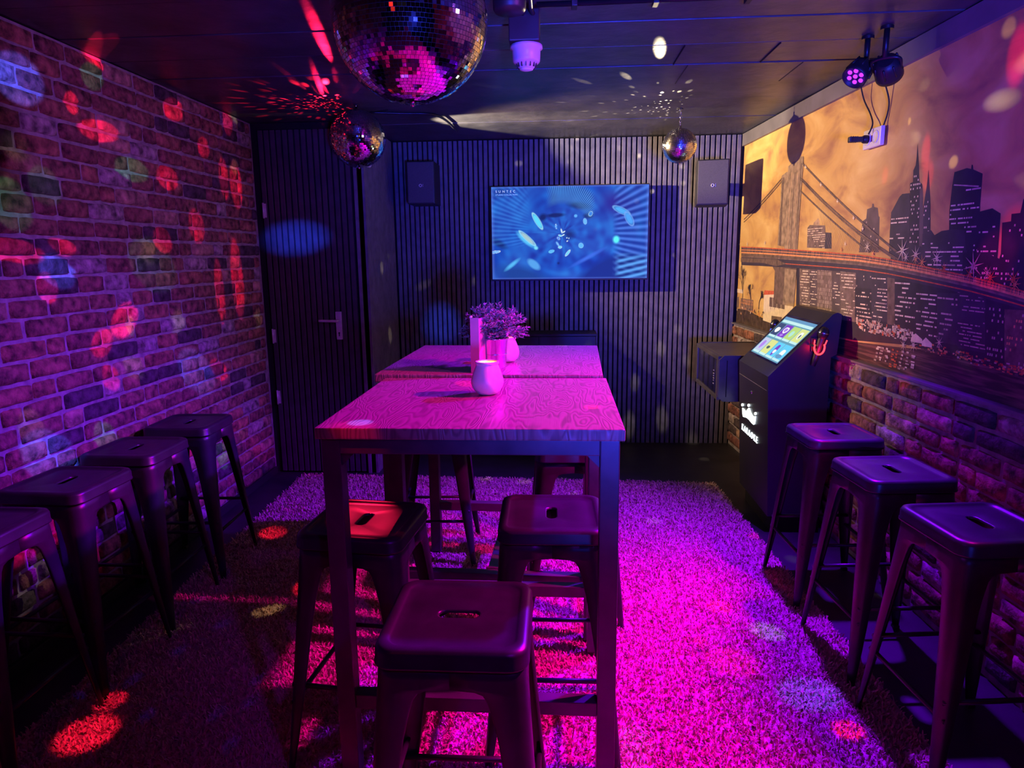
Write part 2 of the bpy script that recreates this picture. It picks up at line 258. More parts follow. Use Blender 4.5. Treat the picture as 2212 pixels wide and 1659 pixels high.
# ------------------------------------------------------------------ mesh helpers
class MB:
    def __init__(s): s.v = []; s.f = []; s.mi = []; s.mats = []; s.sm = []
    def m(s, name):
        if name not in s.mats: s.mats.append(name)
        return s.mats.index(name)
    def add(s, vs, fs, mt, smooth=False):
        o = len(s.v); k = s.m(mt); s.v.extend([tuple(v) for v in vs])
        for f in fs: s.f.append(tuple(i+o for i in f)); s.mi.append(k); s.sm.append(smooth)
    def quad(s, a, b, c, d, mt): s.add([a, b, c, d], [(0, 1, 2, 3)], mt)
    def poly(s, pts, mt): s.add(pts, [tuple(range(len(pts)))], mt)
    def box(s, x0, x1, y0, y1, z0, z1, mt, bev=0.0, M=None):
        if bev > 0:
            b = min(bev, (x1-x0)*.49, (y1-y0)*.49, (z1-z0)*.49)
            bm = bmesh.new(); bmesh.ops.create_cube(bm, size=1)
            for v in bm.verts: v.co = Vector(((x0+x1)/2 + v.co.x*(x1-x0), (y0+y1)/2 + v.co.y*(y1-y0), (z0+z1)/2 + v.co.z*(z1-z0)))
            bmesh.ops.bevel(bm, geom=bm.edges[:], offset=b, segments=2, profile=.6, affect='EDGES')
            bm.verts.index_update(); vs = [v.co.copy() for v in bm.verts]; fs = [tuple(v.index for v in f.verts) for f in bm.faces]; bm.free()
        else:
            vs = [Vector(p) for p in ((x0, y0, z0), (x1, y0, z0), (x1, y1, z0), (x0, y1, z0), (x0, y0, z1), (x1, y0, z1), (x1, y1, z1), (x0, y1, z1))]
            fs = [(0, 3, 2, 1), (4, 5, 6, 7), (0, 1, 5, 4), (1, 2, 6, 5), (2, 3, 7, 6), (3, 0, 4, 7)]
        if M is not None: vs = [M @ v for v in vs]
        s.add(vs, fs, mt)
    def prism(s, prof, axis, a, b, mt):
        """profile (list of 2-D points) pushed along axis from a to b; axis y: profile is (x, z); axis x: (y, z); axis z: (x, y)"""
        def P(p, t): return {'y': (p[0], t, p[1]), 'x': (t, p[0], p[1]), 'z': (p[0], p[1], t)}[axis]
        n = len(prof); vs = [P(p, a) for p in prof] + [P(p, b) for p in prof]
        fs = [tuple(range(n))[::-1], tuple(range(n, 2*n))] + [(i, (i+1) % n, n+(i+1) % n, n+i) for i in range(n)]
        s.add(vs, fs, mt)
    def lathe(s, prof, mt, seg=32, c=(0, 0, 0), M=None, smooth=True, cap=True):
        vs = []; fs = []
        for r, z in prof:
            for k in range(seg):
                a = 2*PI*k/seg; v = Vector((r*math.cos(a), r*math.sin(a), z))
                if M is not None: v = M @ v
                vs.append(v + Vector(c))
        for i in range(len(prof)-1):
            for k in range(seg): fs.append((i*seg+k, i*seg+(k+1) % seg, (i+1)*seg+(k+1) % seg, (i+1)*seg+k))
        s.add(vs, fs, mt, smooth)
        if cap:
            if prof[0][0] > 1e-4: s.add(vs[:seg], [tuple(range(seg))[::-1]], mt)
            if prof[-1][0] > 1e-4: s.add(vs[-seg:], [tuple(range(seg))], mt)
    def tube(s, pts, r, mt, seg=10, closed=False, smooth=True):
        pts = [Vector(p) for p in pts]; n = len(pts); vs = []; prev = None
        for i, p in enumerate(pts):
            if closed: t = (pts[(i+1) % n] - pts[i-1]).normalized()
            else: t = (pts[min(i+1, n-1)] - pts[max(i-1, 0)]).normalized()
            if prev is None: u = t.orthogonal().normalized()
            else: u = (prev - t*prev.dot(t)).normalized()
            prev = u; w = t.cross(u); rr = r[i] if isinstance(r, (list, tuple)) else r
            for k in range(seg):
                a = 2*PI*k/seg; vs.append(p + u*(rr*math.cos(a)) + w*(rr*math.sin(a)))
        fs = []
        m = n if closed else n-1
        for i in range(m):
            j = (i+1) % n
            for k in range(seg): fs.append((i*seg+k, i*seg+(k+1) % seg, j*seg+(k+1) % seg, j*seg+k))
        if not closed: fs += [tuple(range(seg))[::-1], tuple(range((n-1)*seg, n*seg))]
        s.add(vs, fs, mt, smooth)
    def build(s, name, parent=None, fix=True):
        me = bpy.data.meshes.new(name); me.from_pydata(s.v, [], s.f)
        for n in s.mats: me.materials.append(MATS[n])
        me.polygons.foreach_set('material_index', s.mi); me.polygons.foreach_set('use_smooth', s.sm)
        me.update()
        if fix:
            bm = bmesh.new(); bm.from_mesh(me); bmesh.ops.recalc_face_normals(bm, faces=bm.faces); bm.to_mesh(me); bm.free()
        o = bpy.data.objects.new(name, me); COL.objects.link(o)
        if parent: o.parent = parent
        return o
def tag(o, label=None, cat=None, group=None, kind=None):
    if label: o['label'] = label
    if cat: o['category'] = cat
    if group: o['group'] = group
    if kind: o['kind'] = kind
    return o
def empty(name, loc, label, cat, group=None, rz=0.0):
    o = bpy.data.objects.new(name, None); COL.objects.link(o); o.location = loc; o.rotation_euler = (0, 0, rz); o.empty_display_size = .1
    return tag(o, label, cat, group)
def struct(mb, name, label=None):
    o = mb.build(name); o['kind'] = 'structure'
    if label: o['label'] = label
    return o
def copy_tree(o, parent=None):
    c = o.copy(); COL.objects.link(c)
    if parent: c.parent = parent
    for ch in o.children: copy_tree(ch, c)
    return c
def catmull(pts, n=6):
    P = [Vector(p) for p in pts]; out = []
    for i in range(len(P)-1):
        a, b, c, d = P[max(i-1, 0)], P[i], P[i+1], P[min(i+2, len(P)-1)]
        for k in range(n):
            t = k/n; out.append(.5*((2*b) + (c-a)*t + (2*a-5*b+4*c-d)*t*t + (3*b-3*c+d-a)*t**3))
    return out + [P[-1]]

# ------------------------------------------------------------------ room shell
mb = MB(); mb.box(XL-.1, 2.1, YF, YB+.1, -.08, 0, 'floor_dark'); struct(mb, 'floor')
mb = MB(); ys = [YF, -1.5, -1.05, -.7, -.33, .02, .36, .72, 1.08, 1.44, 1.80, 2.15, 2.49, 2.84, 3.16, 3.47, 3.84, 4.21, 4.76, YB+.1]
rr = random.Random(3)
for a, b in zip(ys[:-1], ys[1:]):
    dz = rr.uniform(0, .007); mb.box(XL-.1, 2.1, a+.0035, b-.0035, ZC+dz, ZC+.05, 'ceiling_paint', .003)
mb.box(XL-.1, 2.1, YF, YB+.1, ZC+.03, ZC+.1, 'ceiling_paint')
for x, y0, y1 in [(.55, 3.17, 3.46), (.95, 3.17, 3.46), (1.15, 3.48, 3.83), (.62, 3.48, 3.83), (-.4, 2.5, 2.83)]:
    mb.box(x, x+.004, y0, y1, ZC-.0008, ZC+.004, 'felt')
struct(mb, 'ceiling')
# plaster core behind the coverings
mb = MB(); mb.box(XL-.12, 2.1, YF-.1, YF, 0, ZC, 'plaster_dark'); struct(mb, 'wall_front')

def bricks(mb, P, N, u0, u1, z0, z1, pitch, seed, jag=True):
    """P(u, z) -> point on the wall face, N outward normal; every brick a rough slip"""
    R = random.Random(seed); z = z0; row = 0
    while z < z1 - .02:
        h = pitch - .009 + R.uniform(-.004, .003); h = min(h, z1 - z - .002)
        u = u0 - R.uniform(0, .2)
        while u < u1:
            w = R.choice([.095, .11, .15, .18, .2, .21, .22, .225, .24]) + R.uniform(-.01, .01)
            a, b = max(u, u0), min(u + w, u1 + (R.uniform(-.012, .006) if jag else 0))
            u += w + R.uniform(.011, .018)
            if b - a < .03: continue
            k = R.random(); mt = 'brick_red' if k < .30 else 'brick_rust' if k < .50 else 'brick_brown' if k < .70 else 'brick_dark' if k < .83 else 'brick_pale' if k < .92 else 'brick_tan'
            d = R.uniform(.009, .020); gu = (0, .035, .2, .4, .6, .8, .965, 1); gz = (0, .09, .36, .64, .91, 1); nx, nz = 7, 5; vs = []; fs = []
            sk = R.uniform(-.003, .003)
            for j in range(nz+1):
                for i in range(nx+1):
                    fu, fz = gu[i], gz[j]
                    ex = min(fu, 1-fu)*(b-a); ez = min(fz, 1-fz)*h; e = min(ex, ez)
                    hgt = d*(1 - math.exp(-e/.004)) if e > 0 else 0.0
                    cu = (a+b)/2 + (fu-.5)*(b-a); cz = z + fz*h + sk*(fu-.5)
                    # rounded corners
                    if ex < .012 and ez < .012 and e == 0:
                        cu += (.5-fu)*.007; cz += (.5-fz)*.007
                    elif e == 0: cu += R.uniform(-.0015, .0015); cz += R.uniform(-.0015, .0015)
                    hgt += R.uniform(-.0016, .0016) if e > 0 else 0
                    if e > 0: cu += R.uniform(-.002, .002); cz += R.uniform(-.002, .002)
                    p = P(cu, cz) + N*(hgt + (.001 if e > 0 else -.004)); vs.append(p)
            for j in range(nz):
                for i in range(nx): q = j*(nx+1)+i; fs.append((q, q+1, q+nx+2, q+nx+1))
            mb.add(vs, fs, mt, True)
        z += pitch; row += 1
mb = MB(); mb.box(XL-.12, XL, YF, YB, 0, ZC, 'mortar')
bricks(mb, lambda u, z: Vector((XL, u, z)), Vector((1, 0, 0)), -.4, YD-.035, .052, ZC-.008, .0775, 11)
struct(mb, 'wall_left', 'left wall faced with rough red, brown and pale bricks')
mb = MB(); mb.box(XL, XL+.022, -.4, YD-.03, 0, .05, 'black_plastic', .004); struct(mb, 'baseboard_left')

# slatted walls
def slats(mb, P, n, u0, u1, z0, z1, pitch=.0388, w=.027, d=.018, mt='slat'):
    k = 0; u = u0 + .004
    while u + w < u1 + .001:
        c = [P(u, 0, 0), P(u+w, 0, 0), P(u+w, 0, d), P(u, 0, d)]
        b = .0015
        prof = [P(u, 0, 0), P(u, 0, d-b), P(u+b, 0, d), P(u+w-b, 0, d), P(u+w, 0, d-b), P(u+w, 0, 0)]
        m = len(prof); vs = [Vector((p.x, p.y, z0)) for p in prof] + [Vector((p.x, p.y, z1)) for p in prof]
        mb.add(vs, [(i, (i+1) % m, m+(i+1) % m, m+i) for i in range(m)] + [tuple(range(m))[::-1], tuple(range(m, 2*m))], mt)
        u += pitch
mb = MB(); mb.box(XR_B-.1, 1.75, YB, YB+.1, 0, ZC, 'felt')
slats(mb, lambda u, z, d: Vector((u, YB-d, z)), None, XR_B+.02, wall_x(YB)-.003, .0, ZC-.004)
struct(mb, 'wall_back', 'back wall clad in narrow vertical dark slats')
# box in the left corner: door wall and its side
DX0, DX1 = -1.955, -1.335
mb = MB(); mb.box(XL, DX0-.004, YD, YD+.06, 0, ZC, 'felt'); mb.box(DX1+.004, XR_B, YD, YD+.06, 0, ZC, 'felt'); mb.box(DX0-.004, DX1+.004, YD, YD+.06, 2.335, ZC, 'felt')
slats(mb, lambda u, z, d: Vector((u, YD-d, z)), None, DX1+.006, XR_B, 0, ZC-.004, .0388, .022)
struct(mb, 'wall_corner_box', 'slatted strip beside the door')
mb = MB(); mb.box(XR_B-.06, XR_B, YD, YB, 0, ZC, 'felt')
slats(mb, lambda u, z, d: Vector((XR_B+d, u, z)), None, YD-.016, YB-.02, 0, ZC-.004)
struct(mb, 'wall_corner_side', 'slatted side of the corner box next to the back wall')
mb = MB(); mb.box(DX0, DX1, YD+.004, YD+.045, .012, 2.33, 'felt')
slats(mb, lambda u, z, d: Vector((u, YD+.004-d, z)), None, DX0+.002, DX1, .012, 2.33, .0410, .031, mt='door_slat')
door = struct(mb, 'door_1', 'slatted black door with steel lever handle')
mb = MB(); hx = -1.475; hy = YD-.022
mb.box(hx-.020, hx+.020, hy-.006, hy+.008, .955, 1.145, 'brushed_steel', .002)
mb.tube([(hx, hy, 1.085), (hx, hy-.045, 1.085)], .009, 'brushed_steel')
mb.tube(catmull([(hx+.006, hy-.045, 1.085), (hx-.02, hy-.047, 1.085), (hx-.125, hy-.045, 1.087)], 4), [.0095]*4+[.0095, .009, .0088, .0085, .0085], 'brushed_steel')
hd = mb.build('door_handle', door); hd['label'] = 'brushed steel lever on a long plate'
mb = MB(); mb.lathe([(.0001, -.0015), (.006, -.0015), (.006, .001)], 'black_plastic', 16, (hx, hy-.007, 1.0), Matrix.Rotation(PI/2, 3, 'X')); mb.box(hx-.003, hx+.003, hy-.0085, hy-.006, .978, 1.0, 'black_plastic'); mb.build('keyhole', door)
for z in (.55, .98, 1.82):
    mb = MB(); mb.tube([(DX0+.012, YD-.024, z-.05), (DX0+.012, YD-.024, z+.05)], .006, 'brushed_steel'); mb.box(DX0+.004, DX0+.03, YD-.02, YD-.012, z-.045, z+.045, 'brushed_steel'); mb.build('hinge', door)

# right wall: brick half wall, ledge, mural, trim
ZL = .965
tW = Vector((-WK, 1, 0)).normalized(); nW = Vector((-1, -WK, 0)).normalized()      # along the wall (away), out of the wall
oW = Vector((X0, YB, 0))
def WP(s, z, d=0.0):                                   # s metres toward the camera from the back corner
    return oW - tW*s + nW*d + Vector((0, 0, z))
mb = MB()
a, b = WP(-.02, 0), WP(7.3, 0); c, d_ = WP(7.3, 0, -.12), WP(-.02, 0, -.12)
mb.prism([(p.x, p.y) for p in (a, b, c, d_)], 'z', 0, ZC, 'plaster_dark'); struct(mb, 'wall_right')
mb = MB(); a, b = WP(-.0, 0, .02), WP(6.0, 0, .02); c, d_ = WP(6.0, 0, 0.0), WP(-.0, 0, 0.0)
mb.prism([(p.x, p.y) for p in (a, b, c, d_)], 'z', 0, ZL, 'mortar')
bricks(mb, lambda u, z: WP(u, z, .02), nW, .0, 5.6, .03, ZL+.002, .0775, 23)
struct(mb, 'wall_right_brickwork', 'low brick facing under the city mural')
mb = MB(); a, b = WP(.0, 0, .040), WP(5.6, 0, .040); c, d_ = WP(5.6, 0, .001), WP(.0, 0, .001)
mb.prism([(p.x, p.y) for p in (a, b, c, d_)], 'z', ZL+.001, ZL+.011, 'trim_paint'); struct(mb, 'trim_1', 'thin ledge strip on top of the low brick facing')
mb = MB(); a, b = WP(-.0, 0, .022), WP(6.0, 0, .022); c, d_ = WP(6.0, 0, 0.0), WP(-.0, 0, 0.0)
mb.prism([(p.x, p.y) for p in (a, b, c, d_)], 'z', 2.288, ZC-.001, 'trim_paint'); struct(mb, 'trim_2', 'grey trim board between mural and ceiling')

# ------------------------------------------------------------------ city mural
def print_mat(name, c, amt=.25, sc=14): return mat(name, c, .62, noise=(sc, amt, 6), bump=(160, .12, .0006))
def sky_mat():
    m = bpy.data.materials.new('print_sky'); m.use_nodes = True; nt = m.node_tree; b = nt.nodes['Principled BSDF']; N = nt.nodes.new; Lk = nt.links.new
    tc = N('ShaderNodeTexCoord'); mp = N('ShaderNodeMapping'); mp.inputs['Scale'].default_value = (1, 1.0, 1.9); Lk(tc.outputs['Object'], mp.inputs[0])
    n = N('ShaderNodeTexNoise'); n.inputs['Scale'].default_value = 3.2; n.inputs['Detail'].default_value = 7; n.inputs['Distortion'].default_value = .6; Lk(mp.outputs[0], n.inputs['Vector'])
    cr = N('ShaderNodeValToRGB'); e = cr.color_ramp.elements; e[0].position = .30; e[0].color = (.36, .17, .09, 1); e[1].position = .70; e[1].color = (.80, .58, .20, 1)
    k = cr.color_ramp.elements.new(.5); k.color = (.66, .41, .12, 1)
    Lk(n.outputs['Fac'], cr.inputs[0]); Lk(cr.outputs[0], b.inputs['Base Color']); b.inputs['Roughness'].default_value = .6
    return m
MATS['p_sky'] = sky_mat()
def water_mat():
    m = bpy.data.materials.new('print_water'); m.use_nodes = True; nt = m.node_tree; b = nt.nodes['Principled BSDF']; N = nt.nodes.new; Lk = nt.links.new
    tc = N('ShaderNodeTexCoord'); mp = N('ShaderNodeMapping'); mp.inputs['Scale'].default_value = (1, 1.6, 26); Lk(tc.outputs['Object'], mp.inputs[0])
    n = N('ShaderNodeTexNoise'); n.inputs['Scale'].default_value = 2.6; n.inputs['Detail'].default_value = 5; Lk(mp.outputs[0], n.inputs['Vector'])
    cr = N('ShaderNodeValToRGB'); e = cr.color_ramp.elements; e[0].position = .45; e[0].color = (.035, .022, .03, 1); e[1].position = .78; e[1].color = (.30, .17, .13, 1)
    Lk(n.outputs['Fac'], cr.inputs[0]); Lk(cr.outputs[0], b.inputs['Base Color']); b.inputs['Roughness'].default_value = .6
    return m
MATS['p_water'] = water_mat()
print_mat('p_dark', (.052, .042, .062)); print_mat('p_dark2', (.035, .028, .045)); print_mat('p_mid', (.12, .085, .085)); print_mat('p_facade', (.20, .14, .11), .4, 30)
print_mat('p_stone', (.34, .25, .15), .45, 26); print_mat('p_stone2', (.48, .33, .19), .3, 30); print_mat('p_shade', (.16, .11, .08), .4, 30)
print_mat('p_lit', (.85, .72, .50), .15, 60); print_mat('p_lit2', (.55, .42, .32), .3, 60); print_mat('p_red', (.62, .12, .05), .3, 60); print_mat('p_orange', (.85, .35, .13), .3, 60)
print_mat('p_bank', (.07, .045, .035), .6, 30); print_mat('p_white', (.8, .7, .5), .12, 30)
def mural():
    R = random.Random(4); mb = MB(); LZ = [0]
    def uz(px, py):
        p = on_mural(px, py); s = (p - oW).dot(-tW); return Vector((s, p.z))
    def P(v, d): return WP(max(v[0], .006), v[1], .0016 + d)
    d = [0.0]; F_ = {}
    def flat(k):
        if k not in F_: F_[k] = lay()
        return F_[k]
    def lay(): d[0] += .00003; return d[0]
    def poly(pts, mt, uv=False):
        q = [Vector(p) if uv else uz(*p) for p in pts]; L = lay(); mb.poly([P(v, L) for v in q], mt); return q, L
    def inside(q, x, y):
        c = False; n = len(q); j = n-1
        for i in range(n):
            if (q[i][1] > y) != (q[j][1] > y) and x < (q[j][0]-q[i][0])*(y-q[i][1])/(q[j][1]-q[i][1]) + q[i][0]: c = not c
            j = i
        return c
    def windows(q, style, dens, mt='p_lit', rowh=.017, wmin=.006, top=0.0, zmin=None):
        L = lay(); x0 = min(v[0] for v in q); x1 = max(v[0] for v in q); y0 = min(v[1] for v in q); y1 = max(v[1] for v in q) - top
        if zmin: y0 = max(y0, zmin)
        z = y1 - rowh
        while z > y0:
            x = x0 + .006; rowd = dens*R.choice([.25, .6, 1.0, 1.4])
            while x < x1 - .006:
                if style == 'rows': w = R.choice([.008, .014, .03, .05]); hh = rowh*.34
                elif style == 'dots': w = .007; hh = rowh*.45
                else: w = .004; hh = rowh*.8
                if R.random() < rowd:
                    e = min(x+w, x1-.004)
                    if inside(q, x, z) and inside(q, e, z) and inside(q, (x+e)/2, z+hh): mb.poly([P((x, z), L), P((e, z), L), P((e, z+hh), L), P((x, z+hh), L)], mt if R.random() < .85 else 'p_lit2')
                x += w + R.choice([.003, .005, .012])
            z -= rowh
    def line(pts, w, mt):
        q = [uz(*p) for p in pts]; L = lay()
        for a, b in zip(q[:-1], q[1:]):
            t = (b-a).normalized(); n = Vector((-t.y, t.x))*w/2; mb.poly([P(a-n, L), P(b-n, L), P(b+n, L), P(a+n, L)], mt)
    S1_ = 5.7
    # sky sheet, tessellated so the print follows the wall
    L = .0; mb.poly([WP(.004, ZL+.011, .0014), WP(S1_, ZL+.011, .0014), WP(S1_, 2.2885, .0014), WP(.004, 2.2885, .0014)], 'p_sky')
    # water and shore
    poly([(1835, 655), (2212, 800), (2420, 880), (2420, 1100), (1700, 790), (1620, 720)], 'p_water') if False else None
    zw = lambda px, py: uz(px, py)
    sA, sB = uz(1660, 700), uz(1845, 738); 
    q = [(sA[0], ZL+.011), (S1_, ZL+.011), (S1_, 1.10), (uz(2212, 800)[0], uz(2212, 800)[1]), tuple(uz(2100, 762)), tuple(uz(1960, 752)), tuple(sB), tuple(uz(1740, 718)), tuple(uz(1660, 690))]
    q = [(a, max(b, ZL+.011)) for a, b in q]; poly(q, 'p_water', True)
    # bank on the left
    poly([(.004, ZL+.011), (uz(1720, 730)[0], ZL+.011), tuple(uz(1722, 700)), tuple(uz(1650, 688)), tuple(uz(1610, 668)), (.004, uz(1582, 664)[1])], 'p_bank', True)
    # skyline above the deck
    def B(pts, mt, st=None, dens=.5, wm='p_lit', rowh=.017, top=.02):
        q, _ = poly(pts, mt)
        if st: windows(q, st, dens, wm, rowh, top=top)
    B([(2150, 590), (2163, 548), (2166, 481), (2185, 478), (2186, 462), (2205, 460), (2212, 430), (2260, 424), (2262, 490), (2300, 470), (2330, 466), (2340, 640), (2160, 610)], 'p_dark2', 'dots', .12)
    B([(1856, 545), (1864, 478), (1872, 472), (1874, 452), (1884, 448), (1885, 440), (1888, 440), (1889, 447), (1897, 449), (1899, 467), (1901, 469), (1899, 545)], 'p_mid', 'dots', .1)
    B([(1744, 535), (1745, 492), (1750, 486), (1783, 487), (1784, 502), (1797, 503), (1797, 537)], 'p_facade', 'rows', .9, 'p_lit', .012, .014)
    B([(1782, 537), (1784, 502), (1797, 503), (1797, 537)], 'p_dark')
    poly([(1757, 487), (1759, 480), (1764, 476), (1768, 471), (1771, 478), (1771, 487)], 'p_stone2')
    B([(1921, 548), (1923, 500), (1926, 459), (1944, 425), (1950, 419), (1966, 417), (1967, 550)], 'p_dark', 'rows', .7, top=.09)
    B([(1964, 550), (1967, 396), (1973, 393), (1974, 368), (1979, 357), (1981, 340), (1983, 310), (1985, 340), (1986, 358), (1987, 392), (1993, 398), (1994, 552)], 'p_dark2', 'dots', .6, top=.12)
    B([(1986, 552), (1988, 408), (1993, 404), (1993, 398), (1994, 404), (1997, 552)], 'p_mid', 'rows', .95, 'p_lit', .014)
    B([(1994, 556), (1996, 445), (2003, 402), (2007, 366), (2009, 402), (2011, 442), (2011, 560)], 'p_dark', 'dots', .25, top=.1)
    B([(2050, 575), (2052, 455), (2058, 402), (2063, 372), (2090, 363), (2099, 365), (2100, 356), (2103, 356), (2104, 366), (2124, 375), (2119, 440), (2112, 580)], 'p_dark2', 'rows', .55, top=.075)
    q = [uz(2062, 398), uz(2116, 401), uz(2115, 404), uz(2061, 401)]; L = lay(); mb.poly([P(v, L) for v in q], 'p_lit2')
    B([(2110, 590), (2114, 458), (2145, 450), (2163, 461), (2159, 520), (2153, 600)], 'p_dark2', 'rows', .4, top=.05)
    B([(1992, 570), (1994, 505), (2012, 497), (2020, 508), (2035, 499), (2060, 495), (2085, 497), (2090, 580)], 'p_dark', 'rows', .75, top=.04)
    B([(1995, 580), (1996, 535), (2090, 540), (2092, 600)], 'p_dark', 'rows', .9, top=.004)
    B([(2080, 600), (2082, 545), (2140, 550), (2230, 590), (2260, 640), (2090, 605)], 'p_dark2', 'dots', .35, top=.01)
    B([(1925, 560), (1926, 520), (1965, 525), (2000, 535), (2000, 580)], 'p_dark', None)
    # city under the deck
    B([(1720, 700), (1722, 565), (1800, 572), (1900, 585), (2000, 602), (2120, 635), (2260, 680), (2420, 740), (2420, 860), (2212, 812), (2080, 775), (1960, 745), (1845, 735), (1780, 720)], 'p_dark2')
    def T(x0, x1, y0, y1, mt, st, dn, rowh=.016, wm='p_lit', slope=.36):
        dy = (x1-x0)*slope*.5
        B([(x0, y1), (x0, y0), (x1, y0+dy*.3), (x1, y1+dy)], mt, st, dn, wm, rowh, .006)
    T(1728, 1752, 572, 660, 'p_facade', 'rows', .8); T(1750, 1768, 580, 668, 'p_mid', 'rows', .9, .014); T(1766, 1800, 574, 680, 'p_facade', 'cols', .75, .022, 'p_lit2'); T(1798, 1818, 576, 690, 'p_mid', 'rows', .7)
    T(1816, 1854, 578, 690, 'p_facade', 'rows', .8, .016); T(1850, 1884, 588, 640, 'p_dark', 'dots', .12); T(1848, 1884, 622, 700, 'p_dark2', 'rows', 1.0, .019)
    T(1884, 1920, 592, 690, 'p_dark', 'rows', 1.2, .016); T(1918, 1934, 594, 700, 'p_shade', None, 0); T(1934, 1984, 600, 720, 'p_dark2', 'rows', .6, .02); T(1968, 1986, 604, 640, 'p_dark2', 'rows', 1.2, .02)
    T(1980, 2034, 625, 730, 'p_dark2', 'rows', .75, .018); T(2026, 2072, 632, 738, 'p_dark', 'rows', .8, .02, 'p_lit2'); T(2070, 2132, 622, 752, 'p_dark', 'rows', .85, .013, 'p_lit2')
    T(2130, 2180, 655, 770, 'p_dark2', 'dots', .3, .02, 'p_lit2'); T(2172, 2260, 668, 800, 'p_shade', 'dots', .3, .02, 'p_orange'); T(2255, 2400, 690, 840, 'p_dark2', 'dots', .3, .02, 'p_orange')
    # quay: lit sheds, trees with white lights
    for k in range(150):
        px = R.uniform(1850, 1975); py = 697 + (px-1850)*.22 + R.uniform(-8, 16); a = uz(px, py); w = R.uniform(.006, .022); h = R.uniform(.004, .02); L = flat('quay')
        mb.poly([P(a, L), P(a+Vector((w, 0)), L), P(a+Vector((w, h)), L), P(a+Vector((0, h)), L)], R.choice(['p_lit', 'p_lit', 'p_lit2', 'p_white', 'p_red']))
    for k in range(170):
        px = R.uniform(1970, 2230); py = 745 + (px-1970)*.26 + R.uniform(-12, 8); a = uz(px, py); w = R.uniform(.006, .02); h = R.uniform(.003, .008); L = flat('quay2')
        mb.poly([P(a, L), P(a+Vector((w, 0)), L), P(a+Vector((w, h)), L), P(a+Vector((0, h)), L)], R.choice(['p_lit2', 'p_red', 'p_orange', 'p_mid']))
    for x, y, w in [(1970, 729, 24), (1993, 738, 22)]:
        poly([(x, y), (x+w*.4, y-9), (x+w, y+4), (x+w, y+13), (x, y+9)], 'p_lit')
    # reflections
    for px, n in [(1895, 9), (1905, 9), (1917, 8), (1929, 9), (1938, 8), (1948, 7), (1960, 6), (1972, 5)]:
        for k in range(n):
            py = 748 + (px-1890)*.24 + k*7 + R.uniform(-2, 2); a = uz(px + R.uniform(-2, 2) - k*1.2, py); w, h = R.uniform(.012, .03), R.uniform(.005, .010)
            if a[1] < ZL+.02: continue
            L = flat('refl'); mb.poly([P(a, L), P(a+Vector((w, 0)), L), P(a+Vector((w, h)), L), P(a+Vector((0, h)), L)], 'p_red' if 1925 < px < 1945 else R.choice(['p_lit', 'p_lit2']))
    # left bank: trees and the white carousel house
    poly([(1649, 692), (1652, 633), (1656, 627), (1700, 630), (1716, 640), (1712, 702), (1690, 706)], 'p_white')
    poly([(1650, 637), (1653, 627), (1699, 630), (1715, 640), (1715, 644), (1698, 635)], 'p_red')
    poly([(1663, 662), (1664, 642), (1697, 646), (1696, 668)], 'p_shade'); poly([(1667, 695), (1668, 682), (1690, 685), (1690, 700)], 'p_shade')
    for k in range(7):
        x = 1666 + k*4.6; line([(x, 643+k*.5), (x-.6, 668)], .006, 'p_white' if k % 2 else 'p_dark')
    poly([(1580, 662), (1581, 640), (1597, 641), (1596, 664)], 'p_facade'); poly([(1582, 630), (1583, 622), (1607, 626), (1606, 634)], 'p_white')
    B([(1600, 668), (1601, 644), (1628, 648), (1627, 672)], 'p_facade', 'cols', .7, 'p_orange', .02, .004)
    def tree(px, py, h, sc=1.0):
        base = uz(px, py)
        def br(p, ang, ln, w, dep):
            qv = p + Vector((math.cos(ang), math.sin(ang)))*ln; n = Vector((-math.sin(ang), math.cos(ang)))*w/2; L = flat('tree')
            mb.poly([P(p-n, L), P(qv-n*.7, L), P(qv+n*.7, L), P(p+n, L)], 'p_dark')
            if dep > 0:
                for s in range(3): br(qv, ang + R.uniform(-.7, .7), ln*R.uniform(.6, .8), w*.65, dep-1)
        br(base, PI/2, h*.32, .010*sc, 5)
    tree(1604, 660, .30); tree(1622, 664, .18); tree(1640, 668, .14)
    for k in range(40):
        px = R.uniform(1585, 1655); a = uz(px, 672 + (px-1585)*.22 + R.uniform(-10, 4)); w = R.uniform(.006, .016); L = flat('bits')
        mb.poly([P(a, L), P(a+Vector((w, 0)), L), P(a+Vector((w, .014)), L), P(a+Vector((0, .014)), L)], R.choice(['p_lit', 'p_dark', 'p_orange', 'p_bank']))
    # bridge tower
    poly([(1672, 655), (1675, 585), (1668, 572), (1724, 578), (1719, 588), (1715, 662)], 'p_shade')
    poly([(1692, 658), (1697, 580), (1722, 583), (1716, 662)], 'p_stone')
    poly([(1681, 530), (1687, 440), (1690, 380), (1701, 371), (1708, 374), (1706, 535)], 'p_stone')
    poly([(1684, 530), (1689, 440), (1692, 384), (1696, 383), (1692, 440), (1688, 532)], 'p_shade')
    poly([(1694, 570), (1700, 430), (1704, 360), (1714, 350), (1728, 345), (1731, 338), (1737, 338), (1737, 348), (1733, 400), (1727, 480), (1722, 575)], 'p_stone')
    for x in (1706, 1713, 1719): line([(x+6, 372), (x, 460), (x-5, 570)], .012, 'p_stone2' if x != 1713 else 'p_shade')
    line([(1733, 352), (1729, 400), (1724, 480), (1719, 572)], .016, 'p_shade')
    # cables
    def cable(p0, p1, sag, w, mt='p_shade', n=14):
        pts = []
        for k in range(n+1):
            t = k/n; pts.append((p0[0]+(p1[0]-p0[0])*t, p0[1]+(p1[1]-p0[1])*t + sag*4*t*(1-t)))
        line(pts, w, mt)
    cable((1735, 353), (1960, 560), 9, .010); cable((1731, 384), (1942, 560), 12, .008); cable((1731, 388), (1936, 560), 13, .006); cable((1729, 411), (1880, 545), 4, .008)
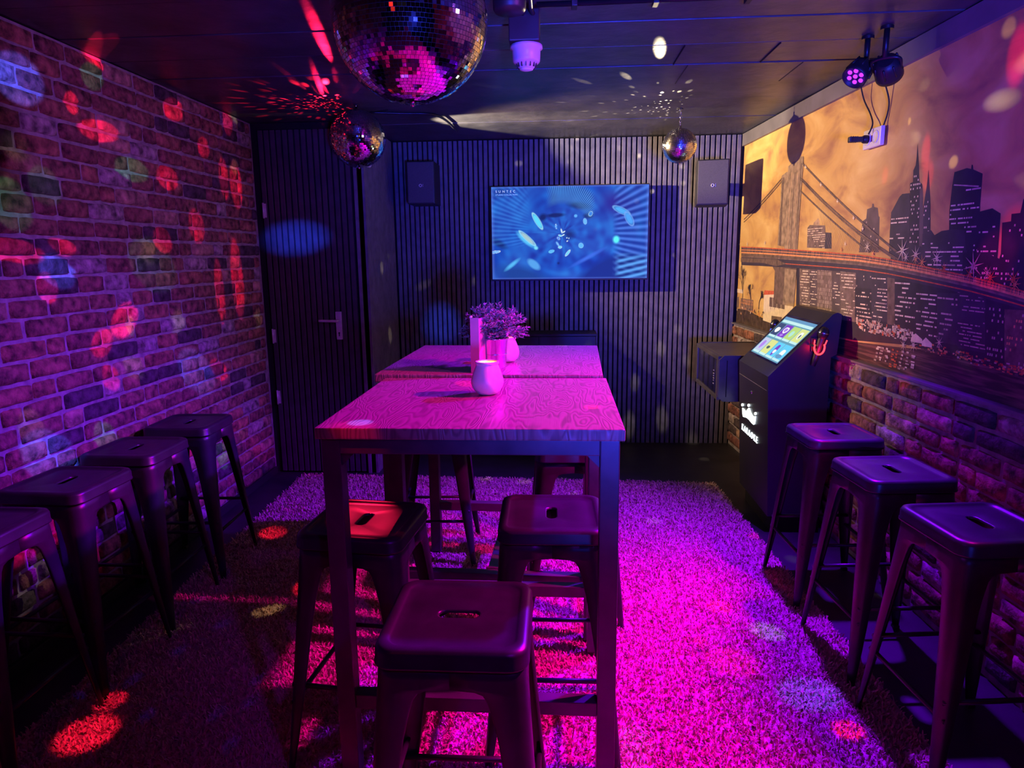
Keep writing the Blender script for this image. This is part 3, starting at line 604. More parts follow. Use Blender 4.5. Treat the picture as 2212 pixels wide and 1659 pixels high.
    cable((1691, 384), (1608, 474), 3, .008); cable((1691, 390), (1608, 480), 3, .006)
    for k in range(26):
        t = k/25; x = 1760 + 110*t; cable((x, 372 + (x-1735)*.83 + 25), (x+34, 540 + t*5), 0, .0016, 'p_stone')
    for x, y in [(1742, 361), (1775, 399), (1811, 435), (1846, 471), (1866, 494)]:
        for s in (0, 1): line([(x-(2 if s else 0), y-(0 if s else 5)), (x+(2 if s else 0), y+(0 if s else 4))], .006, 'p_white')
    # deck
    dk = [(1603, 532.5), (1640, 534), (1690, 537), (1745, 541), (1800, 545), (1860, 550), (1920, 559), (1980, 571), (2040, 584), (2100, 597), (2160, 613), (2212, 628), (2300, 656), (2420, 700)]
    def band(o0, o1, mt): poly([(x, y+o0) for x, y in dk] + [(x, y+o1) for x, y in dk[::-1]], mt)
    band(12, 34, 'p_shade'); band(22, 40, 'p_dark'); band(0, 12, 'p_mid')
    line([(x, y+13) for x, y in dk], .010, 'p_orange'); line([(x, y+1) for x, y in dk], .006, 'p_red'); line([(x, y+32) for x, y in dk], .005, 'p_red'); line([(x, y+22) for x, y in dk], .006, 'p_facade'); line([(x, y+7) for x, y in dk], .005, 'p_orange')
    poly([(1602, 557), (1680, 560), (1700, 570), (1678, 575), (1650, 568), (1602, 566)], 'p_shade')
    L = lay(); k = 0
    for (xa, ya), (xb, yb) in zip(dk[:-1], dk[1:]):
        n = int((xb-xa)/3.2)
        for i in range(n):
            x = xa + (xb-xa)*i/n; y = ya + (yb-ya)*i/n; a, b = uz(x, y+12), uz(x+1.5, y+1); w = .0028
            mb.poly([P(a, L), P(a+Vector((w, 0)), L), P(b+Vector((w, 0)), L), P(b, L)], R.choice(['p_red', 'p_orange', 'p_dark']))
    def star(px, py, r, mt='p_white'):
        c = uz(px, py); L = flat('star')
        for k in range(4):
            a = PI*k/4 + .2; t = Vector((math.cos(a), math.sin(a)))*r; n = Vector((-math.sin(a), math.cos(a)))*r*.07
            mb.poly([P(c-t, L), P(c-n, L), P(c+t, L), P(c+n, L)], mt)
    for x, y, r, m_ in [(1598, 528, .02, 'p_white'), (1616, 527, .03, 'p_white'), (1654, 525, .03, 'p_white'), (1828, 527, .022, 'p_white'), (1876, 533, .035, 'p_white'), (1888, 548, .03, 'p_orange'), (1820, 540, .025, 'p_orange'),
                        (1952, 541, .055, 'p_white'), (1960, 556, .028, 'p_white'), (1981, 550, .04, 'p_white'), (1981, 560, .03, 'p_orange'), (1995, 567, .035, 'p_orange'), (2027, 557, .04, 'p_white'), (2043, 580, .03, 'p_red'), (2106, 575, .06, 'p_lit2'),
                        (2098, 592, .035, 'p_red'), (2136, 590, .03, 'p_lit2'), (2143, 600, .035, 'p_red'), (2193, 603, .04, 'p_red'), (2196, 615, .03, 'p_orange'), (1901, 700, .03, 'p_white'), (1954, 745, .03, 'p_white'), (1976, 745, .035, 'p_white'), (2032, 740, .03, 'p_lit')]:
        star(x, y, r, m_)
    o = mb.build('city_mural', fix=False)
    return tag(o, 'wall mural of a lit suspension bridge and night skyline over water', 'mural')
mural()
# ------------------------------------------------------------------ rug
def make_rug():
    A, B, C_, D = Vector((-1.765, 4.49, 0)), Vector((1.045, 4.375, 0)), Vector((1.215, .2, 0)), Vector((-1.66, .2, 0))
    rng = np.random.default_rng(5)
    def Q(u, v):
        return ((1-u)*(1-v))[:, None]*np.array(D) + (u*(1-v))[:, None]*np.array(C_) + (u*v)[:, None]*np.array(B) + ((1-u)*v)[:, None]*np.array(A)
    n = 210000
    u = rng.random(n); v = rng.random(n)**1.0
    base = Q(u, v); base[:, :2] += rng.normal(0, .004, (n, 2))
    ang = rng.random(n)*2*np.pi; lean = .005 + .011*rng.random(n); hgt = .014 + .012*rng.random(n); w = .0021 + .0013*rng.random(n)
    d = np.stack([np.cos(ang), np.sin(ang)], 1); side = np.stack([-d[:, 1], d[:, 0]], 1)
    curl = rng.normal(0, .004, (n, 1))
    V = np.zeros((n, 6, 3))
    for k, (t, zz, ww) in enumerate([(0, 0, 1.0), (.45, .7, 1.0), (1.0, .93, .55)]):
        c = base[:, :2] + d*(lean*t)[:, None] + side*curl*t
        V[:, 2*k, :2] = c - side*(w*ww)[:, None]; V[:, 2*k+1, :2] = c + side*(w*ww)[:, None]
        V[:, 2*k, 2] = .006 + hgt*zz; V[:, 2*k+1, 2] = .006 + hgt*zz
    V = V.reshape(-1, 3); idx = np.arange(n)*6
    F = np.stack([np.stack([idx, idx+1, idx+3, idx+2], 1), np.stack([idx+2, idx+3, idx+5, idx+4], 1)], 1).reshape(-1, 4)
    # woven backing
    bb = [A, B, C_, D]; nb = len(V)
    V = np.vstack([V, [(p.x, p.y, .001) for p in bb], [(p.x, p.y, .012) for p in bb]])
    F = np.vstack([F, [[nb, nb+1, nb+2, nb+3], [nb+4, nb+5, nb+6, nb+7], [nb, nb+1, nb+5, nb+4], [nb+1, nb+2, nb+6, nb+5], [nb+2, nb+3, nb+7, nb+6], [nb+3, nb, nb+4, nb+7]]])
    me = bpy.data.meshes.new('shag_rug'); me.vertices.add(len(V)); me.vertices.foreach_set('co', V.astype(np.float32).ravel())
    me.loops.add(F.size); me.loops.foreach_set('vertex_index', F.astype(np.int32).ravel())
    me.polygons.add(len(F)); me.polygons.foreach_set('loop_start', (np.arange(len(F))*4).astype(np.int32)); me.polygons.foreach_set('loop_total', np.full(len(F), 4, np.int32))
    me.polygons.foreach_set('use_smooth', np.ones(len(F), bool))
    me.update(calc_edges=True); me.validate(); me.materials.append(MATS['rug'])
    o = bpy.data.objects.new('shag_rug', me); COL.objects.link(o)
    return tag(o, 'large light shag rug covering the floor under tables and stools', 'rug')
make_rug()

# ------------------------------------------------------------------ bar tables
def make_table(cx, cy, sx, sy, rz, zt, label):
    t = empty('bar_table', (cx, cy, 0), label, 'table', 'two square high bar tables pushed together', rz)
    hx, hy, L = sx/2, sy/2, .05
    mb = MB(); mb.box(-hx, hx, -hy, hy, zt-.031, zt, 'wood', .004); mb.build('tabletop', t)
    ix, iy = hx-.012, hy-.012
    for x0 in (-ix, ix-L):
        for y0 in (-iy, iy-L):
            mb = MB(); mb.box(x0, x0+L, y0, y0+L, .03, zt-.032, 'frame_steel', .003)
            mb.box(x0+.006, x0+L-.006, y0+.006, y0+L-.006, .006, .031, 'rubber'); mb.build('leg', t)
    mb = MB(); z0, z1 = zt-.031-.042, zt-.0315
    mb.box(-ix+L, ix-L, -iy, -iy+L, z0, z1, 'frame_steel', .003); mb.box(-ix+L, ix-L, iy-L, iy, z0, z1, 'frame_steel', .003)
    mb.box(-ix, -ix+L, -iy+L, iy-L, z0, z1, 'frame_steel', .003); mb.box(ix-L, ix, -iy+L, iy-L, z0, z1, 'frame_steel', .003)
    for sx_ in (-1, 1):
        for sy_ in (-1, 1):                                   # mitred corner webs under the top
            for zf in (z0+.004, z1-.006):
                pts = [(sx_*(ix-L), sy_*(iy-L)), (sx_*(ix-L-.05), sy_*(iy-L)), (sx_*(ix-L), sy_*(iy-L-.05))]
                mb.prism(pts, 'z', zf, zf+.003, 'frame_steel')
            p = [(sx_*(ix-L), z0), (sx_*(ix-L-.035), z0), (sx_*(ix-L), z0-.035)]
            mb.prism(p, 'y', sy_*(iy-.012), sy_*(iy-.018), 'frame_steel')
    mb.build('apron', t)
    zb = .25
    for y0 in (-iy+.004, iy-L+.004):
        mb = MB(); mb.box(-ix+L, ix-L, y0, y0+L-.008, zb, zb+.042, 'frame_steel', .003); mb.build('foot_rail', t)
    mb = MB(); mb.box(-.02, .02, -iy+L-.004, iy-L+.004, zb+.001, zb+.041, 'frame_steel', .003)
    for sg in (-1, 1): mb.tube(catmull([(-.026, sg*(iy-L-.003), zb+.041), (0, sg*(iy-L-.004), zb+.043), (.026, sg*(iy-L-.003), zb+.041)], 5), .005, 'frame_steel', 8)
    mb.build('centre_rail', t)
    return t
ZT = 1.07; ZT2 = 1.078
make_table(-.222, 2.045, .80, .74, math.radians(-.4), ZT, 'nearer square bar table with dark wood top and black steel frame')
make_table(-.235, 2.853, .84, .835, math.radians(-2.0), ZT2, 'farther square bar table with dark wood top, carrying the potted plant')

# ------------------------------------------------------------------ metal stools
def rrect(h, r, n=8, z=0.0):
    pts = []
    for q, (sx, sy) in enumerate([(1, 1), (-1, 1), (-1, -1), (1, -1)]):
        for k in range(n):
            a = q*PI/2 + (PI/2)*k/(n-1); pts.append((sx*(h-r) + r*math.cos(a), sy*(h-r) + r*math.sin(a), z))
    return pts
def stadium(lx, ly, n, z):
    """points matching rrect order; long side along x"""
    pts = []
    for q, (sx, sy) in enumerate([(1, 1), (-1, 1), (-1, -1), (1, -1)]):
        for k in range(n):
            a = q*PI/2 + (PI/2)*k/(n-1); r = ly
            pts.append((sx*(lx-r) + r*math.cos(a), r*math.sin(a), z))
    return pts
def make_stool():
    root = empty('metal_bar_stool', (0, 0, 0), 'x', 'stool')
    H = .74; n = 8; N4 = 4*n
    mb = MB()
    loops = [stadium(.045, .0155, n, H-.012), stadium(.045, .0155, n, H-.006), stadium(.050, .0195, n, H-.0045),
             rrect(0.1080, .028, n, H-.0055), rrect(0.1264, .030, n, H-.006), rrect(0.1307, .032, n, H-.003), rrect(0.1350, .034, n, H), rrect(0.1447, .038, n, H), rrect(0.1528, .042, n, H-.004), rrect(0.1561, .043, n, H-.012), rrect(0.1566, .043, n, H-.034), rrect(0.1582, .043, n, H-.037), rrect(0.1582, .043, n, H-.041), rrect(0.1539, .041, n, H-.041), rrect(0.1523, .041, n, H-.016), rrect(0.1080, .03, n, H-.0085), stadium(.048, .018, n, H-.012)]
    vs = [p for l in loops for p in l]; fs = []
    for i in range(len(loops)-1):
        for k in range(N4): fs.append((i*N4+k, i*N4+(k+1) % N4, (i+1)*N4+(k+1) % N4, (i+1)*N4+k))
    mb.add(vs, fs, 'stool_paint', True); mb.build('seat', root)
    # four pressed-steel legs, wide under the seat, tapering to the foot, spread outwards
    def hw(z): return .1505 + (.203-.1505)*(max(0.0, .703-z)/.703)**1.05
    def leg(sx, sy):
        m = MB(); lev = [.703, .675, .656, .652, .645, .630, .60, .55, .45, .35, .25, .15, .06, .0]
        def width(z): return {.703: .1505, .675: .1525, .656: .1545, .652: .104, .645: .090, .630: .081, .60: .074, .55: .066}.get(z, .020 + .044*(z/.55)**.85)
        rows = []
        for z in lev:
            h = hw(z); w = min(width(z), h); r = min(.036*(.35+.65*z/.7)+.004, w*.8)
            out = [(h-w, h), (h-w*.6, h)] if w > .1 else [(h-w, h-.004), (h-w+.004, h)]
            arc = [(h-r+r*math.cos(a), h-r+r*math.sin(a)) for a in [PI/2 - PI/2*k/6 for k in range(7)]]
            out2 = [(b, a) for a, b in out][::-1]
            line = out + arc + out2
            th = .0028
            inn = []
            for (x, y) in line[::-1]:
                inn.append((x - th*(1 if x > h-w-.001 else 0) if abs(y-h) > .02 else x, y - th if abs(y-h) < .02 else y))
            cc = Vector((h-r, h-r))
            inn = []
            for (x, y) in line[::-1]:
                v = Vector((x, y)); q = Vector((h-.03, h-.03)); dv = (q-v)
                inn.append((v.x - (th if x > h-r else 0), v.y - (th if y > h-r else 0)))
            rows.append([(sx*x, sy*y, z) for x, y in line + inn])
        k = len(rows[0]); V = [p for r_ in rows for p in r_]; F = []
        for i in range(len(rows)-1):
            for j in range(k): F.append((i*k+j, i*k+(j+1) % k, (i+1)*k+(j+1) % k, (i+1)*k+j))
        F += [tuple(range(k)), tuple(range((len(rows)-1)*k, len(rows)*k))[::-1]]
        m.add(V, F, 'stool_paint', True)
        hf = hw(0.0); m.box(min(sx*(hf-.024), sx*(hf-.001)), max(sx*(hf-.024), sx*(hf-.001)), min(sy*(hf-.024), sy*(hf-.001)), max(sy*(hf-.024), sy*(hf-.001)), .0005, .012, 'rubber')
        return m
    for sx in (-1, 1):
        for sy in (-1, 1): leg(sx, sy).build('leg', root)
    for ax, zz in ((0, .235), (1, .285)):
        for sg in (-1, 1):
            m = MB(); h = hw(zz) - .012; e = hw(zz) - .004
            pts = [(-e, sg*h, zz), (e, sg*h, zz)] if ax == 0 else [(sg*h, -e, zz), (sg*h, e, zz)]
            m.tube(pts, .0075, 'stool_paint', 10); m.build('foot_rail', root)
    return root
G = 'black metal bar stools'
stools = [
    (-.21, 1.36, 0, 'black metal stool at the near end of the table, front and centre'),
    (-.012, 1.965, 91, 'black metal stool under right side of nearer table, seat lit violet'),
    (-.568, 1.895, 84, 'black metal stool under left side of nearer table, seat lit red'),
    (-.60, 3.285, 3, 'black metal stool at left far corner of farther table, only legs seen'),
    (.07, 2.745, 2, 'black metal stool pushed under right side of farther table'),
    (-1.765, 3.10, 92, 'farthest of the black stools along the left brick wall, beside the door'),
    (-1.755, 2.655, 90, 'second farthest of the black stools along the left brick wall'),
    (-1.74, 2.225, 88, 'second nearest of the black stools along the left brick wall'),
    (-1.735, 1.80, 90, 'nearest of the black stools along the left brick wall, cut by the frame'),
    (1.205, 2.955, 93, 'black stool by the right wall right in front of the song kiosk'),
    (1.205, 2.43, 95, 'middle one of the three black stools along the right wall'),
    (1.215, 1.93, 96, 'nearest of the three black stools along the right wall'),
]
proto = make_stool()
for i, (x, y, rz, lab) in enumerate(stools):
    o = proto if i == 0 else copy_tree(proto)
    o.location = (x, y, 0); o.rotation_euler = (0, 0, math.radians(rz)); o['label'] = lab; o['group'] = G

# ------------------------------------------------------------------ mirror balls
def make_ball(c, r, tile, label, chain_to, seed, cap_r=.03, mm='mirror'):
    R = random.Random(seed); t = empty('mirror_ball', c, label, 'mirror ball', 'mirror balls hanging from the ceiling')
    mb = MB(); mb.lathe([(r*.982*math.sin(PI*k/32), -r*.982*math.cos(PI*k/32)) for k in range(33)], 'ball_core', 64, cap=False); mb.build('core', t)
    V = []; F = []; bands = int(PI*r/tile)
    for i in range(bands):
        th0, th1 = PI*i/bands, PI*(i+1)/bands; thm = (th0+th1)/2
        n = max(4, int(2*PI*r*math.sin(thm)/tile)); off = R.random()
        for k in range(n):
            ph = 2*PI*(k+off)/n; nn = Vector((math.sin(thm)*math.cos(ph), math.sin(thm)*math.sin(ph), math.cos(thm)))
            u = Vector((-math.sin(ph), math.cos(ph), 0)); w = nn.cross(u)
            gp = .84 if mm == 'mirror_rough' else .91; hu = PI*r*math.sin(thm)/n*gp; hv = PI*r/bands/2*gp
            cc = nn*r; tu, tv = R.gauss(0, .022), R.gauss(0, .022)
            o_ = len(V)
            for su, sv in ((-1, -1), (1, -1), (1, 1), (-1, 1)): V.append(cc + u*(su*hu) + w*(sv*hv) + nn*(su*hu*tu + sv*hv*tv))
            F.append((o_, o_+1, o_+2, o_+3))
    mb = MB(); mb.add(V, F, mm); mb.build('mirror_tiles', t, fix=False)
    mb = MB(); mb.lathe([(.0001, r+.016), (.007, r+.015), (.008, r+.004), (cap_r, r-.002), (cap_r, r-.012)], 'chrome', 24); mb.build('top_cap', t)
    mb = MB(); mb.lathe([(.0001, -r-.008), (.005, -r-.006), (.006, -r+.004)], 'chrome', 16); mb.build('bottom_pin', t)
    z = r+.014; top = chain_to - c[2]; mb = MB(); k = 0
    while z < top - .004:
        pts = [Vector((.0055*math.cos(a)*(1 if k % 2 else 0), .0055*math.cos(a)*(0 if k % 2 else 1), z+.009+.0115*math.sin(a))) for a in [2*PI*q/12 for q in range(12)]]
        mb.tube(pts, .0014, 'chrome', 6, closed=True); z += .0175; k += 1
    mb.lathe([(.016, top-.004), (.016, top)], 'black_steel', 20); mb.build('hanging_chain', t)
    return t
make_ball(B_BIG, R_BIG, .0097, 'largest mirror ball, hanging closest to the camera at the ceiling', ZC, 1, .03)
make_ball(B_LEFT, R_LEFT, .0102, 'medium mirror ball hanging in front of the slatted door corner', ZC, 2, .02)
make_ball(B_SMALL, R_SMALL, .0105, 'smallest mirror ball hanging near the back right speaker', ZC, 3, .014, 'mirror_rough')

# ------------------------------------------------------------------ lamps on the ceiling
def stage_light(loc, aim, label, lit=True, K=1.0):
    t = empty('stage_light', loc, label, 'stage light', 'small round LED stage lights on the right ceiling edge')
    q = (Vector(aim)-Vector(loc)).to_track_quat('Z', 'Y').to_matrix()
    mb = MB(); mb.lathe([(.035, -.085), (.052, -.075), (.060, -.045), (.062, .0), (.062, .018), (.057, .018), (.056, .002), (.0001, .002)], 'black_plastic', 32, M=q @ Matrix.Scale(K, 3))
    for k in range(8):
        a = 2*PI*k/8; p0 = q @ Vector((K*.054*math.cos(a), .054*K*math.sin(a), -.08*K)); p1 = q @ Vector((K*.062*math.cos(a), .062*K*math.sin(a), -.02*K)); mb.tube([p0, p1], .004, 'black_plastic', 6)
    mb.build('housing', t)
    pos = [(0, 0)] + [(.034*math.cos(2*PI*k/6), .034*math.sin(2*PI*k/6)) for k in range(6)]
    for x, y in pos:
        mb = MB(); mb.lathe([(.011, .002), (.0115, .006), (.009, .009), (.004, .011), (.0001, .0115)], 'led_violet' if lit else 'glass_dark', 16, M=q @ Matrix.Scale(K, 3), c=q @ Vector((x*K, y*K, 0)), cap=False); mb.build('lens', t)
    mb = MB(); up = Vector((0, 0, 1)); top = ZC - loc[2] - .0005; bk = q @ Vector((0, 0, -.07*K))
    mb.tube(catmull([q @ Vector((.056*K, 0, -.03*K)), q @ Vector((.058*K, 0, -.09*K)), bk*1.5, q @ Vector((-.058*K, 0, -.09*K)), q @ Vector((-.056*K, 0, -.03*K))], 5), .007, 'black_steel', 8)
    mb.tube([bk*1.5, (bk.x*1.5, bk.y*1.5, top)], .011, 'black_steel', 10); mb.lathe([(.024, top-.012), (.024, top)], 'black_steel', 20, (bk.x*1.5, bk.y*1.5, 0))
    mb.build('yoke', t)
    return t
S1 = Vector((1.235, 3.08, 2.215)); S2 = on_z(1920, 158, 2.215)
stage_light(S1, S1 + Vector((-.80, -.50, -.95)), 'round stage light with glowing violet LEDs turned to the tables', True, .80)
stage_light(S2, S2 + Vector((.62, .80, -.55)), 'dark round stage light seen from behind, nearer on the right', False, .85)
# warm spot behind the medium ball
t = empty('spot_lamp', L_WARM, 'small white spotlight half hidden behind the medium mirror ball', 'spotlight')
q = Vector((1, 0, -.12)).to_track_quat('Z', 'Y').to_matrix()
mb = MB(); mb.lathe([(.022, -.09), (.033, -.08), (.036, -.02), (.036, .025), (.033, .025), (.031, .004)], 'white_plastic', 28, M=q); mb.build('lamp_body', t)
mb = MB(); mb.lathe([(.030, .0), (.0001, .0)], 'candle_glow', 24, M=q, cap=False); mb.build('lamp_lens', t)
mb = MB(); mb.tube([(-.03, 0, .03), (-.03, 0, ZC-L_WARM.z-.012)], .007, 'white_plastic', 10); mb.lathe([(.035, ZC-L_WARM.z-.014), (.035, ZC-L_WARM.z-.0005)], 'white_plastic', 24, (-.03, 0, 0)); mb.build('lamp_stem', t)

# fire sounder on its box, with pipes
DC = on_y(1137, 104, 2.70)
t = empty('alarm_sounder', DC, 'round white alarm sounder hanging from the ceiling pipes', 'alarm')
mb = MB(); zz = lambda py: on_y(1137, py, 2.70).z - DC.z
mb.lathe([(.046, zz(97)), (.059, zz(99)), (.060, zz(106)), (.052, zz(109)), (.051, zz(128)), (.050, zz(133)), (.046, zz(137)), (.036, zz(138)), (.033, zz(144)), (.026, zz(149))], 'detector_white', 40)
for k in range(14):
    a = 2*PI*k/14; mb.box(-.0012, .0012, .032, .0385, zz(147), zz(137), 'black_plastic', M=Matrix.Rotation(a, 4, 'Z'))
mb.build('sounder_body', t)
mb = MB(); mb.lathe([(.025, zz(149)-.0005), (.024, zz(151)), (.014, zz(153)), (.0001, zz(153.6))], 'white_plastic', 28); mb.build('strobe_lens', t)
mb = MB(); mb.box(-.062, .050, -.055, .055, zz(97), ZC-DC.z-.0005, 'black_plastic', .005); mb.build('mounting_box', t)
for k, (px, bend) in enumerate([(1131, -.02), (1146, .01)]):
    x = on_z(px, 0, ZC).x
    mb = MB(); mb.tube(catmull([(DC.x + (-.012 if k == 0 else .03), 2.66, ZC-.02), (x, 2.60, ZC-.017), (x, 2.4, ZC-.016), (x - .004, 1.2, ZC-.016), (x, -.5, ZC-.016)], 6), .0085, 'black_steel', 10)
    for y in (2.45, 1.9): mb.box(x-.014, x+.014, y-.008, y+.008, ZC-.028, ZC, 'black_plastic', .002)
    tag(mb.build('ceiling_pipe'), ['left of the two black pipes running to the alarm sounder', 'right of the two black pipes running to the alarm sounder'][k], 'pipe', 'black pipes on the ceiling')
mb = MB(); jx, jy = on_z(1105, 35, ZC-.03).x, 2.52
mb.lathe([(.001, ZC-.055), (.05, ZC-.055), (.056, ZC-.045), (.058, ZC-.001)], 'black_plastic', 32, (jx, jy, 0)); tag(mb.build('junction_box'), 'round black junction box on the ceiling beside the alarm sounder', 'junction box')
a, b = on_z(1160, 22, ZC-.012), on_z(1560, 12, ZC-.012)
mb = MB(); mb.tube([(a.x, 2.585, ZC-.012), (2.0, 2.55, ZC-.012)], .0095, 'black_steel', 10)
for px in (1240, 1410, 1600): x = on_z(px, 10, ZC).x; mb.box(x-.01, x+.01, 2.56, 2.61, ZC-.026, ZC, 'black_plastic', .002)
tag(mb.build('ceiling_pipe'), 'black pipe crossing the ceiling to the right of the sounder', 'pipe', 'black pipes on the ceiling')
cp = [on_z(*p, ZC-.008) for p in ((800, 243), (870, 245), (925, 246), (950, 252), (968, 264), (980, 276), (985, 283))]
mb = MB(); mb.tube(catmull(cp, 5), .008, 'black_steel', 8); tag(mb.build('ceiling_cable'), 'black cable bending along the ceiling towards the back wall', 'cable')
mb = MB(); mb.tube(catmull([(-1.19, 4.33, ZC-.008), (-1.0, 4.25, ZC-.007), tuple(cp[0])], 5), .004, 'black_steel', 8); tag(mb.build('lamp_cable'), 'thin black cable running from the white spotlight across the ceiling', 'cable')

# ------------------------------------------------------------------ television
TY = 5.31
tl, br_ = on_y(1061, 404.5, TY), on_y(1396, 600, TY)
tx0, tx1, tz0, tz1 = tl.x, br_.x + .004, br_.z, tl.z
TVW, TVH = tx1-tx0, tz1-tz0
t = empty('television', ((tx0+tx1)/2, TY, (tz0+tz1)/2), 'wall mounted flat television showing blue abstract visuals', 'television')
hx, hz = TVW/2, TVH/2
mb = MB(); mb.box(-hx-.008, hx+.008, .002, .045, -hz-.014, hz+.008, 'black_plastic', .004); mb.box(-hx*.7, hx*.7, .045, .07, -hz*.75, hz*.6, 'black_plastic', .006); mb.build('cabinet', t)
mb = MB(); mb.box(-.22, .22, .07, .08, -.2, .2, 'black_steel', .002); mb.box(-.03, .03, .08, YB-TY-.019, -.1, .1, 'black_steel', .002); mb.build('wall_bracket', t)
def tv_screen():
    nx, ny = 340, 192
    X, Y = np.meshgrid(np.linspace(0, 1, nx), np.linspace(1, 0, ny))        # Y: 0 top in photo terms
    Y = 1-Y; Y = Y[::-1]
    A = 1.72; x = X*A; y = Y
    cx, cy = .455*A, .50; dx, dy = x-cx, y-cy; r = np.hypot(dx, dy); th = np.arctan2(dy, dx)
    rng = np.random.default_rng(3)
    def noise(u, v, f, seed):
        rg = np.random.default_rng(seed); G_ = rg.random((40, 40)); uu = (u*f) % 39; vv = (v*f) % 39
        i, j = uu.astype(int), vv.astype(int); a, b = uu-i, vv-j; a = a*a*(3-2*a); b = b*b*(3-2*b)
        return (G_[j, i]*(1-a)+G_[j, i+1]*a)*(1-b) + (G_[j+1, i]*(1-a)+G_[j+1, i+1]*a)*b
    sw = noise(th/6.283+.5, r*.25, 38, 1)*.6 + noise(th/6.283+.5, r, 20, 2)*.4
    n2 = noise(X, Y, 6, 5)
    Rc = .008 + .02*sw*n2 + .01*n2; Gc = .03 + .15*sw*n2 + .10*sw*sw; Bc = .26 + .42*sw + .12*n2
    C = np.stack([Rc, Gc, Bc], -1)
    def blend(mask, col): 
        nonlocal C
        C = C*(1-mask[..., None]) + np.array(col)*mask[..., None]
    sm = lambda a, lo, hi: np.clip((a-lo)/(hi-lo), 0, 1)
    def ell(px, py, a, b, rot, col, soft=.35, ring=None):
        c_, s_ = math.cos(math.radians(rot)), math.sin(math.radians(rot)); u = (x-px*A)*c_ + (y-py)*s_; v = -(x-px*A)*s_ + (y-py)*c_
        e = np.sqrt((u/a)**2+(v/b)**2); blend(1-sm(e, 1-soft, 1), col)
        if ring is not None: blend((1-np.clip(np.abs(e-.9)/.16, 0, 1))*.9, ring)
    dark = (.008, .02, .15)
    ell(.50, .52, .09, .07, 0, (.01, .03, .20), .8); ell(.83, .20, .26, .17, 20, (.03, .02, .30), .7); ell(.74, .93, .44, .17, -26, (.010, .030, .26), .4); ell(.20, .97, .40, .14, 14, (.015, .06, .32), .6)
    ell(.41, .31, .13, .03, -3, dark, .5); ell(.33, .33, .05, .06, 60, dark, .6); ell(.56, .21, .16, .05, 8, dark, .6); ell(.04, .60, .14, .05, 30, dark, .6); ell(.62, .32, .07, .04, 0, dark, .6)
    # fans of stripes
    st = .5+.5*np.sin(th*150); m_ = sm(r, .30, .36)*(1-sm(r, .50, .56))*sm(-dy, .12, .2)*sm(dx, -.18, -.1)*(1-sm(dx, .30, .36)); blend(m_*st*.7, (.12, .42, .95)); blend(m_*(1-st)*.6, dark)
    st = .5+.5*np.sin(th*75); m_ = sm(dx, .55, .62)*(1-sm(np.abs(dy+.02), .46, .5)); blend(m_*st*.6, (.10, .26, .95)); blend(m_*(1-st)*.75, (.01, .03, .3))
    st = .5+.5*np.sin(y*95 + x*22); m_ = sm(x, 1.36, 1.42)*sm(y, .72, .80); blend(m_*st*.9, (.12, .42, 1.0)); blend(m_*(1-st)*.7, dark)
    st = .5+.5*np.sin(th*95+.6); m_ = (1-sm(dx, -.48, -.36))*(1-sm(y, .60, .66)); blend(m_*st*.32, (.06, .30, .95)); blend(m_*(1-st)*.35, (.01, .05, .4))
    cy_ = (.20, .75, 1.0); wh = (.75, .95, 1.0); tn = (.40, .60, .62)
    ell(.22, .57, .15, .045, 40, (.10, .55, 1.0), .5); ell(.23, .555, .13, .028, 42, tn, .5, (.35, .8, 1)); ell(.285, .66, .03, .025, 20, cy_, .6)
    ell(.295, .37, .11, .030, 58, (.12, .72, 1.0), .4, (.4, .85, .95)); ell(.02, .70, .06, .016, -8, (.2, .5, 1), .3, wh); ell(.13, .84, .13, .03, -38, (.10, .5, .95), .7); ell(.27, .84, .10, .05, 38, (.10, .38, .85), .4)
    ell(.415, .43, .028, .010, 80, (.1, .4, 1), .2, wh); ell(.45, .48, .032, .009, 75, wh, .4); ell(.465, .49, .02, .008, -30, wh, .4); ell(.44, .53, .022, .010, 20, cy_, .3, wh); ell(.43, .56, .02, .013, 40, (.1, .3, 1), .3, wh); ell(.46, .525, .022, .007, -25, wh, .4)
    ell(.484, .555, .008, .007, 0, wh, .4); ell(.497, .56, .007, .007, 0, wh, .4); ell(.487, .59, .012, .008, -30, wh, .4); ell(.425, .62, .035, .013, 55, (.2, .5, 1), .4); ell(.44, .655, .022, .016, 0, cy_, .3, wh)
    ell(.385, .70, .034, .018, -15, (.12, .5, 1), .3, cy_); ell(.49, .72, .045, .016, -52, (.2, .7, 1), .3, wh); ell(.575, .64, .03, .028, 60, (.12, .5, 1), .3, (.3, .7, 1)); ell(.60, .38, .035, .022, 80, (.15, .5, 1), .3, (.3, .65, 1))
    ell(.54, .32, .022, .02, 0, (.12, .45, 1), .4); ell(.635, .30, .03, .022, -60, (.05, .25, .8), .3, (.5, .85, 1)); ell(.83, .27, .11, .035, 25, (.08, .42, .95), .5, (.2, .45, .95)); ell(.88, .36, .09, .04, 60, (.08, .38, .95), .5, (.2, .4, .95))
    ell(.80, .58, .05, .055, 0, (.10, .6, 1), .7); ell(.80, .58, .035, .042, 0, (.12, .95, .92), .4); ell(.43, .83, .02, .02, 0, dark, .8); ell(.62, .77, .26, .03, -28, (.05, .16, .80), .8)
    ell(.06, .06, .14, .07, 0, (.015, .05, .32), .9)
    bm_ = np.minimum.reduce([X, 1-X, Y, 1-Y]); blend((1-sm(bm_, .0, .02))*.35, (.16, .28, .95))
    C = np.clip(C, 0, 1)
    vs = np.stack([(X-.5)*TVW, np.zeros_like(X), (.5-Y)*TVH], -1).reshape(-1, 3)
    i = np.arange(ny-1)[:, None]*nx + np.arange(nx-1)[None, :]; F = np.stack([i, i+1, i+nx+1, i+nx], -1).reshape(-1, 4)
